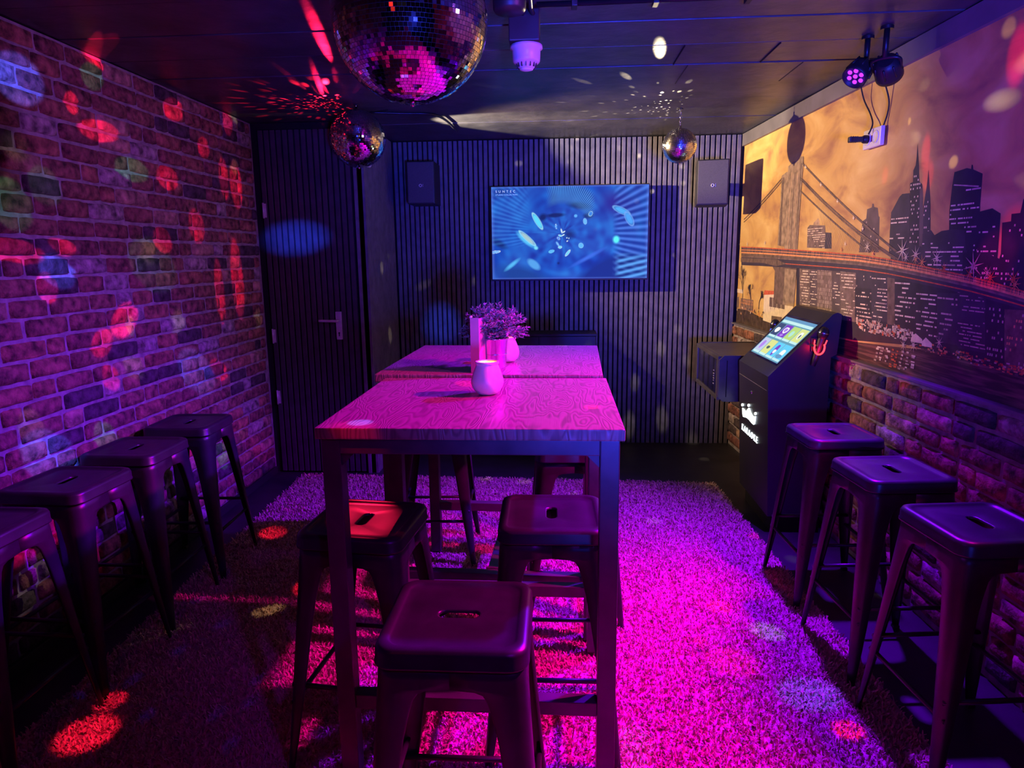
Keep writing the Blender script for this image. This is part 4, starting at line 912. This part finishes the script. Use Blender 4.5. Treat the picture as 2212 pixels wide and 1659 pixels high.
    me = bpy.data.meshes.new('screen'); me.vertices.add(len(vs)); me.vertices.foreach_set('co', vs.astype(np.float32).ravel())
    me.loops.add(F.size); me.loops.foreach_set('vertex_index', F.astype(np.int32).ravel()); me.polygons.add(len(F)); me.polygons.foreach_set('loop_start', (np.arange(len(F))*4).astype(np.int32)); me.polygons.foreach_set('loop_total', np.full(len(F), 4, np.int32))
    me.update(calc_edges=True); ca = me.color_attributes.new('picture', 'FLOAT_COLOR', 'POINT'); ca.data.foreach_set('color', np.concatenate([C.reshape(-1, 3), np.ones((nx*ny, 1))], 1).astype(np.float32).ravel())
    m = bpy.data.materials.new('tv_picture'); m.use_nodes = True; nt = m.node_tree; b = nt.nodes['Principled BSDF']; at = nt.nodes.new('ShaderNodeAttribute'); at.attribute_name = 'picture'
    nt.links.new(at.outputs['Color'], b.inputs['Emission Color']); b.inputs['Emission Strength'].default_value = 1.0; b.inputs['Base Color'].default_value = (.004, .004, .005, 1); b.inputs['Roughness'].default_value = .35; b.inputs['Specular IOR Level'].default_value = .06
    me.materials.append(m); o = bpy.data.objects.new('screen', me); COL.objects.link(o); return o
s = tv_screen(); s.parent = t; s.location = (0, -.001, 0)
TEXTS = []
def text(body, size, mt, parent, loc, rot, name='lettering', ext=.0008, align='CENTER', space=1.0, wid=0.0):
    c = bpy.data.curves.new(name, 'FONT'); c.body = body; c.size = size; c.extrude = ext; c.align_x = align; c.align_y = 'CENTER'; c.space_character = space; c.offset = wid
    c.materials.append(MATS[mt]); o = bpy.data.objects.new(name, c); COL.objects.link(o); o.parent = parent; o.location = loc; o.rotation_euler = rot; TEXTS.append(o); return o
mat('tv_text', (.5, .6, .8), .5, emit=(.6, .75, 1.0), estr=.9, noise=(5, .1)); mat('tv_text_dim', (.3, .4, .7), .5, emit=(.25, .55, 1.0), estr=.9, noise=(5, .1))
text('SUNTEC', .024, 'tv_text', s, (-hx+.032, -.0008, hz-.034), (PI/2, 0, 0), align='LEFT', space=2.0, ext=.0003)
text('STUDIO COLLECTION', .0165, 'tv_text_dim', s, (-hx+.032, -.0008, hz-.058), (PI/2, 0, 0), align='LEFT', space=1.0, ext=.0003)

# ------------------------------------------------------------------ wall speakers
def speaker(px0, px1, py0, py1, y, yaw, label, ring):
    a, b = on_y(px0, py0, y), on_y(px1, py1, y); w, h = b.x-a.x, a.z-b.z; dp = .27
    t = empty('wall_speaker', ((a.x+b.x)/2, y, (a.z+b.z)/2), label, 'speaker', 'black speakers on the slatted back wall', math.radians(yaw))
    mb = MB(); mb.box(-w/2, w/2, .004, dp, -h/2, h/2, 'black_plastic', .008); mb.build('enclosure', t)
    mb = MB(); mb.box(-w/2+.008, w/2-.008, -.004, .005, -h/2+.008, h/2-.008, 'grille', .004); mb.build('grille', t)
    mb = MB(); mb.tube([(.009*math.cos(2*PI*k/20), -.0055, -.022+.009*math.sin(2*PI*k/20)) for k in range(20)], .0032, ring, 8, closed=True)
    for k in range(3): mb.box(.017, .0205, -.006, -.004, -.030+k*.007, -.026+k*.007, ring)
    mb.build('badge', t)
    mb = MB(); mb.box(-.03, .03, dp, YB-y-.019, -.04, .04, 'black_steel', .003, M=Matrix.Rotation(-math.radians(yaw), 4, 'Z')); mb.build('wall_bracket', t)
speaker(876.5, 939.5, 348, 440, 5.14, 0, 'black speaker high on the dim left end of the back wall', 'silver_paint')
speaker(1507, 1572, 344, 442, 4.97, -10, 'black speaker high on the back wall beside the mural', 'silver_paint')

# low black cabinet behind the farther table
a, b = on_y(1040, 722, 5.16), on_y(1288, 722, 5.16)
t = empty('low_cabinet', ((a.x+b.x)/2, 5.28, 0), 'plain black low cabinet against the back wall behind the tables', 'cabinet')
w, h = (b.x-a.x)/2, a.z
mb = MB(); mb.box(-w, w, -.11, .13, .03, h-.018, 'black_plastic', .003); mb.box(-w+.02, w-.02, -.09, .13, 0, .03, 'felt'); mb.build('body', t)
mb = MB(); mb.box(-w-.006, w+.006, -.125, .132, h-.018, h, 'black_plastic', .003); mb.build('top', t)
for sg in (-1, 1):
    mb = MB(); mb.box(min(sg*.003, sg*(w-.004)), max(sg*.003, sg*(w-.004)), -.124, -.111, .036, h-.022, 'black_plastic', .002); d = mb.build('door', t)
    mb = MB(); mb.tube([(sg*.03, -.125, .5), (sg*.03, -.14, .5), (sg*.03, -.14, .6), (sg*.03, -.125, .6)], .004, 'black_steel', 8); mb.build('handle', d)

# ------------------------------------------------------------------ socket, plug and cables on the mural wall
sc_ = on_mural(1896, 298); sS = (sc_-oW).dot(-tW)
fr = Matrix(((tW.x*-1, nW.x*-1, 0), (tW.y*-1, nW.y*-1, 0), (0, 0, 1)))          # local x along wall toward camera, local -y out of the wall
rot = math.atan2((-tW).y, (-tW).x)
base = WP(sS, sc_.z, .0085)
t = empty('double_socket', base, 'white double wall socket on the city mural', 'socket', rz=rot)
mb = MB(); mb.box(-.082, .082, -.0085 if False else -.020, -.0005, -.043, .043, 'white_plastic', .005); mb.build('plate', t)
for sg in (-1, 1):
    mb = MB(); mb.lathe([(.029, -.0012), (.029, .0012), (.021, .0014), (.0205, -.004), (.0001, -.0042)], 'white_plastic', 28, (sg*.037, -.0215, 0), Matrix.Rotation(PI/2, 3, 'X')); r_ = mb.build('socket_well', t)
    if sg == 1:
        mb = MB()
        for q in (-1, 1): mb.lathe([(.0025, -.0008), (.0001, -.0008)], 'black_plastic', 10, (sg*.037+q*.0095, -.020, 0), Matrix.Rotation(PI/2, 3, 'X'))
        mb.build('contact_hole', r_)
pl = WP(sS-.037, sc_.z, .033)
t = empty('power_plug', pl, 'black power plug in the left half of the double socket', 'plug', rz=rot)
mb = MB(); mb.lathe([(.019, -.002), (.0195, .012), (.016, .02)], 'black_plastic', 24, (0, 0, 0), Matrix.Rotation(PI/2, 3, 'X')); mb.box(-.012, .012, -.085, -.018, -.012, .012, 'black_plastic', .004)
for k in range(4): mb.box(-.0135, .0135, -.08+k*.01, -.076+k*.01, -.0135, .0135, 'black_plastic', .001)
mb.build('plug_body', t)
def mcurve(pts, r, lab):
    q = [on_mural(x, y) + nW*d for x, y, d in pts]; q2 = []
    for p in q: q2.append(p)
    mb = MB(); mb.tube(catmull(q2, 7), r, 'rubber', 8); return tag(mb.build('power_cable'), lab, 'cable', 'black power cables hanging down the mural')
c1 = mcurve([(1881, 178, .05), (1880, 215, .03), (1889, 245, .02), (1899, 268, .03), (1897, 290, .045)], .0035, 'curved black cable hanging from the violet stage light to the plug')
c2 = mcurve([(1929, 172, .04), (1926, 215, .012), (1921, 245, .008), (1915, 274, .016)], .0035, 'straighter black cable running from the dark stage light to the socket')

# ------------------------------------------------------------------ song kiosk
KY0, KY1 = 3.578, 4.146
t = empty('karaoke_kiosk', (1.29, (KY0+KY1)/2, 0), 'tall black karaoke kiosk with sloping touch screen and glowing crown', 'kiosk')
ox, oy = 1.29, (KY0+KY1)/2; hy = (KY1-KY0)/2
prof = [(1.145, .10), (1.106, .868), (1.415, 1.192), (1.435, 1.199), (1.455, 1.192), (1.458, 1.17), (1.446, .985), (1.418, .97), (1.418, .10)]
mb = MB(); L3 = [(x-ox, z) for x, z in prof]
mb.prism(L3, 'y', -hy, hy, 'kiosk_paint'); mb.build('body', t)
mb = MB(); mb.box(1.175-ox, 1.43-ox, -hy+.03, hy-.03, 0, .101, 'felt'); mb.build('plinth', t)
# panel seam and lock on the front face
def FX(z): return 1.106 + (.868-z)/(.868-.10)*(1.145-1.106)
mb = MB(); z = .79; mb.box(FX(z)-ox-.0012, FX(z)-ox+.002, -hy+.02, hy-.01, z-.0015, z+.0015, 'trim_paint'); mb.build('panel_seam', t)
mb = MB(); z = .725; mb.lathe([(.009, -.002), (.009, .004), (.0001, .004)], 'chrome', 16, (FX(z)-ox, .02, z), Matrix.Rotation(-PI/2, 3, 'Y')); mb.box(FX(z)-ox-.0055, FX(z)-ox-.004, .0188, .0212, z-.005, z+.005, 'black_plastic'); mb.build('lock', t)
# sloping screen
A0 = Vector((1.106, 0, .868)); SD = Vector((1.415-1.106, 0, 1.192-.868)); SN = Vector((-SD.z, 0, SD.x)).normalized(); SDn = SD.normalized()
def on_slope(px, py):
    r = _ray(px, py); c = Vector((0, 0, CAMH)); k = (A0-c).dot(SN)/r.dot(SN); p = c + r*k; return (p-A0).dot(SDn), p.y
cs = [on_slope(*p) for p in ((1621, 758), (1677, 785), (1701, 686), (1771, 702))]
s0 = (cs[0][0]+cs[1][0])/2; s1 = (cs[2][0]+cs[3][0])/2; yn = (cs[1][1]+cs[3][1])/2; yf = (cs[0][1]+cs[2][1])/2
yn = max(yn, KY0+.03); yf = min(yf, KY1-.03)
def SP(s, y, d=0.0): p = A0 + SDn*s + SN*d; return Vector((p.x-ox, y-oy, p.z))
def slab(mb, sa, sb, ya, yb, d0, d1, mt):
    vs = [SP(sa, ya, d0), SP(sa, yb, d0), SP(sb, yb, d0), SP(sb, ya, d0), SP(sa, ya, d1), SP(sa, yb, d1), SP(sb, yb, d1), SP(sb, ya, d1)]
    mb.add(vs, [(0, 3, 2, 1), (4, 5, 6, 7), (0, 1, 5, 4), (1, 2, 6, 5), (2, 3, 7, 6), (3, 0, 4, 7)], mt)
mb = MB(); slab(mb, s0-.012, s1+.016, yn-.012, yf+.012, .0002, .002, 'glass_dark'); mb.build('screen_bezel', t)
def em(name, c, e=1.0): mat(name, tuple(v*.3 for v in c), .4, emit=c, estr=e, noise=(5, .05)); return name
scr = [em('ui_back', (.10, .30, .42)), em('ui_bar', (.10, .28, .50)), em('ui_top', (.45, .75, .78)), em('ui_navy', (.03, .06, .16)), em('ui_violet', (.16, .04, .50)), em('ui_lime', (.40, .62, .18)), em('ui_yell', (.58, .68, .25)),
       em('ui_pale', (.42, .52, .72)), em('ui_cyan', (.10, .55, .85)), em('ui_mint', (.35, .70, .60)), em('ui_white', (.75, .85, .85)), em('ui_dark', (.05, .10, .10)), em('ui_lilac', (.35, .2, .75))]
mb = MB(); D = .0024
def R_(sa, sb, ya, yb, mt, d=0): 
    q = lambda u, v: SP(s0 + (s1-s0)*u, yf + (yn-yf)*v, D + d*.0004)
    mb.poly([q(sa, ya), q(sa, yb), q(sb, yb), q(sb, ya)], mt)
R_(0, 1, 0, 1, 'ui_back'); R_(.93, 1, 0, 1, 'ui_bar', 1); R_(.86, .925, .02, .98, 'ui_top', 1)
cols = [('ui_navy', 'ui_violet', 'ui_lime', 'ui_yell'), ('ui_pale', 'ui_yell', 'ui_cyan', 'ui_cyan')]
for r_, (ua, ub) in enumerate([(.47, .83), (.03, .42)]):
    for k in range(4):
        ya = .02 + k*.245; R_(ua, ub, ya, ya+.225, 'ui_top', 1); R_(ua+.05, ub, ya, ya+.225, cols[r_][k], 2)
def blob(u, v, a, b, mt, d=3, n=14):
    pts = []
    for k in range(n):
        an = 2*PI*k/n; pts.append(SP(s0 + (s1-s0)*(u + a*math.sin(an)*(1+.12*math.sin(3*an))), yf + (yn-yf)*(v + b*math.cos(an)), D + d*.0004))
    mb.poly(pts, mt)
blob(.66, .13, .07, .07, 'ui_white'); blob(.70, .38, .08, .075, 'ui_white'); blob(.70, .38, .05, .05, 'ui_lilac', 4); blob(.57, .38, .03, .05, 'ui_lilac'); blob(.66, .62, .08, .05, 'ui_mint'); blob(.68, .87, .09, .05, 'ui_white'); blob(.66, .88, .05, .02, 'ui_dark', 4)
blob(.25, .13, .11, .05, 'ui_lilac'); blob(.23, .37, .04, .05, 'ui_dark'); blob(.24, .63, .14, .05, 'ui_violet'); blob(.2, .64, .05, .04, 'ui_white', 4); blob(.22, .87, .10, .06, 'ui_white'); blob(.14, .86, .05, .09, 'ui_bar', 4)
sc2 = mb.build('touch_screen', t, fix=False); sc2['label'] = 'lit touch screen with eight coloured song tiles'
# crown and lettering on the front face (seen from the room side, -x)
fn = Vector((-(.868-.10), 0, -(1.145-1.106))).normalized()
def on_front(px, py):
    r = _ray(px, py); c = Vector((0, 0, CAMH)); n = Vector((.868-.10, 0, 1.145-1.106)).normalized(); k = (A0-c).dot(n)/r.dot(n); return c + r*k
def fpts(lst, d): return [Vector((p.x-ox, p.y-oy, p.z)) + fn*d for p in [on_front(*q) for q in lst]]
cr_px = [(1605.5, 880.8), (1609, 883.5), (1611.5, 887.2), (1614, 888), (1616.2, 885), (1619.2, 880.8), (1621, 882), (1623.5, 890), (1627.5, 898), (1630.5, 899.5), (1634.3, 898.6), (1633.6, 907), (1632, 915.8), (1630, 917.5), (1626, 914), (1620, 906.5), (1615, 902.3), (1610, 901), (1607.2, 900), (1605.8, 892)]
def plaque(lst, d0, d1, mt, mb):
    a, b = fpts(lst, d0), fpts(lst, d1); n = len(a)
    mb.add(a+b, [tuple(range(n)), tuple(range(n, 2*n))[::-1]] + [(i, (i+1) % n, n+(i+1) % n, n+i) for i in range(n)], mt)
mb = MB(); plaque(cr_px, .002, .007, 'logo_white', mb)
for x, y in ((1605.5, 874.5), (1619, 875.5), (1633.6, 893.3)): plaque([(x+2.0*math.cos(2*PI*k/12), y+3.3*math.sin(2*PI*k/12)) for k in range(12)], .002, .007, 'logo_white', mb)
cw = mb.build('crown_logo', t); cw['label'] = 'glowing white crown logo'
pa, pb = on_front(1601, 922), on_front(1640, 952)
tx = text('KARAOKE', .062, 'logo_white', t, tuple(Vector(((pa.x+pb.x)/2-ox, (pa.y+pb.y)/2-oy, (pa.z+pb.z)/2)) + fn*.003), (PI/2, 0, -PI/2), 'lettering', .002, wid=.0004)
wd = abs(pa.y-pb.y); tx.data.size = wd/7.2; tx.data.space_character = 1.55; tx['label'] = 'glowing white lettering'

# microphones on the kiosk sides
def mic(parent_loc, side, label, lit):
    t = empty('microphone', parent_loc, label, 'microphone', 'microphones clipped to the kiosk sides')
    q = Matrix.Rotation(math.radians(14*side), 4, 'Y')
    mb = MB(); mb.lathe([(.0001, .085), (.014, .082), (.0235, .068), (.026, .052), (.024, .036), (.018, .024)], 'black_steel', 28, M=q.to_3x3()); mb.lathe([(.0265, .049), (.0275, .052), (.0265, .055)], 'chrome', 28, M=q.to_3x3(), cap=False); mb.build('head', t)
    mb = MB(); mb.lathe([(.018, .025), (.0175, 0), (.014, -.08), (.012, -.12), (.0001, -.122)], 'black_plastic' if lit else 'mic_blue', 24, M=q.to_3x3()); mb.build('handle', t)
    return t
px_, pz_ = on_y(1770, 724, KY0-.035), on_y(1766, 745, KY0-.03)
mic((px_.x+.010, KY0-.030, px_.z-.042), 1, 'black microphone in the red glowing holder on the kiosk side', True)
h0 = on_y(1765, 748, KY0-.03)
tt = empty('microphone_holder', (h0.x, KY0-.004, h0.z), 'red glowing microphone holder on the near side of the kiosk', 'microphone holder')
mb = MB(); ring = [(.0255*math.sin(a), -.058, -.002 - .036*math.cos(a)) for a in [math.radians(v) for v in range(-115, 116, 10)]]
mb.tube(ring, .0042, 'led_red', 10); r_ = mb.build('light_ring', tt); r_['label'] = 'glowing red ring'
mb = MB(); mb.box(-.022, .022, -.006, .003, -.03, .04, 'black_plastic', .002); mb.box(-.030, -.026, -.06, -.004, .0, .012, 'black_plastic', .001); mb.box(.026, .030, -.06, -.004, .0, .012, 'black_plastic', .001)
mb.tube([(-.027, -.058, .012), (-.024, -.056, .036)], .003, 'led_red', 8); mb.tube([(.027, -.058, .012), (.036, -.056, .034)], .003, 'led_red', 8); mb.build('clip', tt)
lamp('POINT', 'red_ring_light', (h0.x, KY0-.075, h0.z-.02), .5, (1, .01, .02), size=.02)
m2 = on_y(1669, 703, KY1+.045)
mic((m2.x, KY1+.045, m2.z-.045), 1, 'blue microphone behind the far side of the kiosk', False)
tt = empty('microphone_holder', (m2.x, KY1+.003, m2.z-.06), 'dark microphone holder on the far side of the kiosk', 'microphone holder')
mb = MB(); mb.box(-.02, .02, .0005, .008, -.03, .03, 'black_plastic', .002); mb.box(-.006, .006, .006, .026, -.006, .006, 'black_plastic', .001); mb.tube([(.021*math.sin(a), .040+.0*a, -.0) for a in (0,)] + [(.0, .03, 0)], .003, 'black_plastic', 8) if False else None
mb.build('clip', tt)

# ------------------------------------------------------------------ wall rack beside the kiosk
RX0, RX1, RY0, RY1, RZ0, RZ1 = 1.003, wall_x(4.9)-.031, 4.205, 4.90, .600, .888
t = empty('wall_rack', ((RX0+RX1)/2, (RY0+RY1)/2, RZ0), 'black wall hung equipment rack with glass door beyond the kiosk', 'cabinet')
ox, oy = (RX0+RX1)/2, (RY0+RY1)/2; hw_, hd_ = (RX1-RX0)/2, (RY1-RY0)/2; H_ = RZ1-RZ0
mb = MB(); mb.prism([(-hw_+.03, 0), (hw_, 0), (hw_, H_), (-hw_+.03, H_), (-hw_, H_-.028), (-hw_, .028)], 'y', -hd_, -hd_+.018, 'frame_steel'); mb.box(-hw_+.02, hw_, -hd_+.004, hd_-.004, .004, H_-.004, 'frame_steel', .004); mb.prism([(-hw_+.03, 0), (hw_, 0), (hw_, H_), (-hw_+.03, H_), (-hw_, H_-.028), (-hw_, .028)], 'y', hd_-.018, hd_, 'frame_steel')
mb.box(-hw_+.045, -hw_+.05, -hd_-.001, -hd_+.002, .03, H_-.03, 'felt'); mb.box(-hw_+.13, -hw_+.132, -hd_-.001, -hd_+.002, .03, H_-.03, 'felt')
mb.build('body', t)
mb = MB(); mb.box(-hw_-.004, -hw_+.02, -hd_+.02, hd_-.02, H_-.032, H_-.006, 'frame_steel', .004); mb.box(-hw_-.004, -hw_+.02, -hd_+.02, hd_-.02, .006, .032, 'frame_steel', .004)
mb.box(-hw_-.004, -hw_+.02, -hd_+.02, -hd_+.06, .032, H_-.032, 'frame_steel', .003); mb.box(-hw_-.004, -hw_+.02, hd_-.06, hd_-.02, .032, H_-.032, 'frame_steel', .003); d = mb.build('door', t)
mb = MB(); mb.box(-hw_+.004, -hw_+.009, -hd_+.058, hd_-.058, .030, H_-.030, 'glass_dark'); mb.build('glass', d)
mb = MB()
for k, (yy, zz_) in enumerate([(-.20, .17), (-.205, .15), (-.20, .135), (-.207, .12), (-.20, .105), (-.205, .085)]): mb.box(-hw_+.002, -hw_+.004, yy, yy+.014+.008*(k % 2), zz_, zz_+.007, 'silver_paint')
mb.build('equipment_mark', d)

# ------------------------------------------------------------------ things on the tables
def jar(c, s, label, grp='white glass candle jars on the tables'):
    t = empty('candle_jar', c, label, 'candle jar', grp)
    mb = MB(); pr = [(.0001, .0005), (.022, .0005), (.030, .003), (.040, .012), (.047, .024), (.050, .036), (.0495, .046), (.047, .056), (.0425, .070), (.037, .084), (.034, .091), (.0335, .094), (.0365, .0955), (.0372, .0985), (.0365, .102), (.033, .103), (.0305, .1015), (.030, .096), (.033, .086), (.041, .062), (.0455, .046), (.046, .036), (.043, .024), (.036, .012), (.0001, .009)]
    mb.lathe([(r*s, z*s) for r, z in pr], 'jar_glass', 48, cap=False); mb.build('glass', t)
    mb = MB(); mb.lathe([(.0001, .0095*s), (.035*s, .013*s), (.042*s, .024*s), (.044*s, .036*s), (.0001, .037*s)], 'wax', 32, cap=False); mb.tube([(0, 0, .037*s), (.001, 0, .046*s)], .001, 'black_plastic', 6); mb.build('candle', t)
    mb = MB(); mb.lathe([(.0001, .045*s), (.0022, .049*s), (.0026, .053*s), (.001, .060*s), (.0001, .063*s)], 'candle_glow', 12, cap=False); mb.build('flame', t)
    lamp('POINT', 'candle_flame_light', (c[0], c[1], c[2]+.054*s), 1.0, (1.0, .48, .16), size=.004)
    return t
j = on_z(1055, 852, ZT); jar((j.x-.003, j.y+.005, ZT+.0005), 1.03, 'white glass candle jar alone on the nearer table')
j = on_z(1097, 788, ZT); jar((j.x-.004, j.y+.03, ZT2+.0004), .98, 'white glass candle jar behind the potted plant')
PC = Vector((-.236, 2.60, ZT2+.0002))
t = empty('potted_plant', PC, 'bushy small-leaved plant in a shiny metal pot on the farther table', 'plant')
mb = MB(); mb.lathe([(.0001, 0), (.042, 0), (.044, .004), (.0545, .110), (.057, .112), (.057, .117), (.0535, .117), (.0515, .108), (.042, .012), (.0001, .01)], 'chrome', 48, cap=False)
mb.tube([(.0495*math.cos(a), .0495*math.sin(a), .055) for a in [2*PI*k/48 for k in range(48)]], .0015, 'chrome', 6, closed=True); mb.build('pot', t)
mb = MB(); mb.lathe([(.0515, .100), (.03, .104), (.0001, .106)], 'soil', 24, cap=False); mb.build('soil', t)
R = random.Random(9); stems = MB(); V = []; F = []
for k in range(190):
    th = R.uniform(0, 2*PI); el = math.acos(R.uniform(-.25, 1.0)); rad = R.uniform(.72, 1.06)
    tip = Vector((.126*rad*math.sin(el)*math.cos(th), .118*rad*math.sin(el)*math.sin(th), .140 + .102*rad*math.cos(el)))
    b0 = Vector((R.uniform(-.03, .03), R.uniform(-.03, .03), .10)); mid = (b0+tip)/2 + Vector((0, 0, .02))
    pts = catmull([b0, mid, tip], 4); stems.tube(pts, .0009, 'twig', 4, smooth=False)
    for q in range(2, len(pts)):
        for s_ in range(4 if q > 4 else 2):
            a = R.uniform(0, 2*PI); d1 = Vector((math.cos(a), math.sin(a), R.uniform(-.2, .9))).normalized(); d1 = (d1 + (pts[q]-pts[q-1]).normalized()*.7).normalized()
            sd = d1.cross(Vector((R.uniform(-1, 1), R.uniform(-1, 1), 1))).normalized(); L_ = R.uniform(.012, .022); w_ = R.uniform(.0020, .0030); n_ = sd.cross(d1)
            p = pts[q]; o_ = len(V); V += [p, p+d1*L_*.5+sd*w_+n_*.001, p+d1*L_+n_*-.002, p+d1*L_*.5-sd*w_+n_*.001]; F += [(o_, o_+1, o_+2, o_+3)]
stems.build('stems', t); mb = MB(); mb.add(V, F, 'leaf'); fo = mb.build('foliage', t, fix=False); fo['kind'] = 'stuff'
# folded menu standing on the farther table
mt_, mb0 = on_y(1030, 684, 2.52), Vector((-.292, 2.50, ZT-.0028))
t = empty('menu_card', (mt_.x-.004, 2.475, ZT2+.0002), 'tall folded menu card standing left of the potted plant', 'menu'); hM = mt_.z - ZT2
for sg, nm in ((-1, 'left_panel'), (1, 'right_panel')):
    mb = MB(); x0, x1 = (-.016, -.006) if sg < 0 else (.0145, .040)
    mb.prism([(-.016, 0), (-.013, 0), (x1 if sg > 0 else -.026, .105), ((x1-.003) if sg > 0 else -.029, .105)] if sg < 0 else [(.0125, 0), (.0155, 0), (.034, .10), (.031, .10)], 'z', .0005, hM - (.0 if sg < 0 else .004), 'menu_card'); mb.build('panel', t)
mb = MB(); mb.box(-.016, .0155, -.002, .0005, .0005, hM-.001, 'menu_card'); mb.build('spine', t)
mb = MB(); mb.tube([(-.018, .0, hM+.001), (-.008, .002, hM+.0045)], .0035, 'white_plastic', 8); mb.build('clip', t)

# lettering becomes plain mesh
bpy.context.view_layer.update()
dg = bpy.context.evaluated_depsgraph_get()
for o in TEXTS:
    me = bpy.data.meshes.new_from_object(o.evaluated_get(dg)); n = bpy.data.objects.new('lettering', me); COL.objects.link(n)
    if not me.materials: me.materials.append(o.data.materials[0])
    n.parent = o.parent; n.location = o.location; n.rotation_euler = o.rotation_euler
    if 'label' in o: n['label'] = o['label']
    bpy.data.objects.remove(o, do_unlink=True)
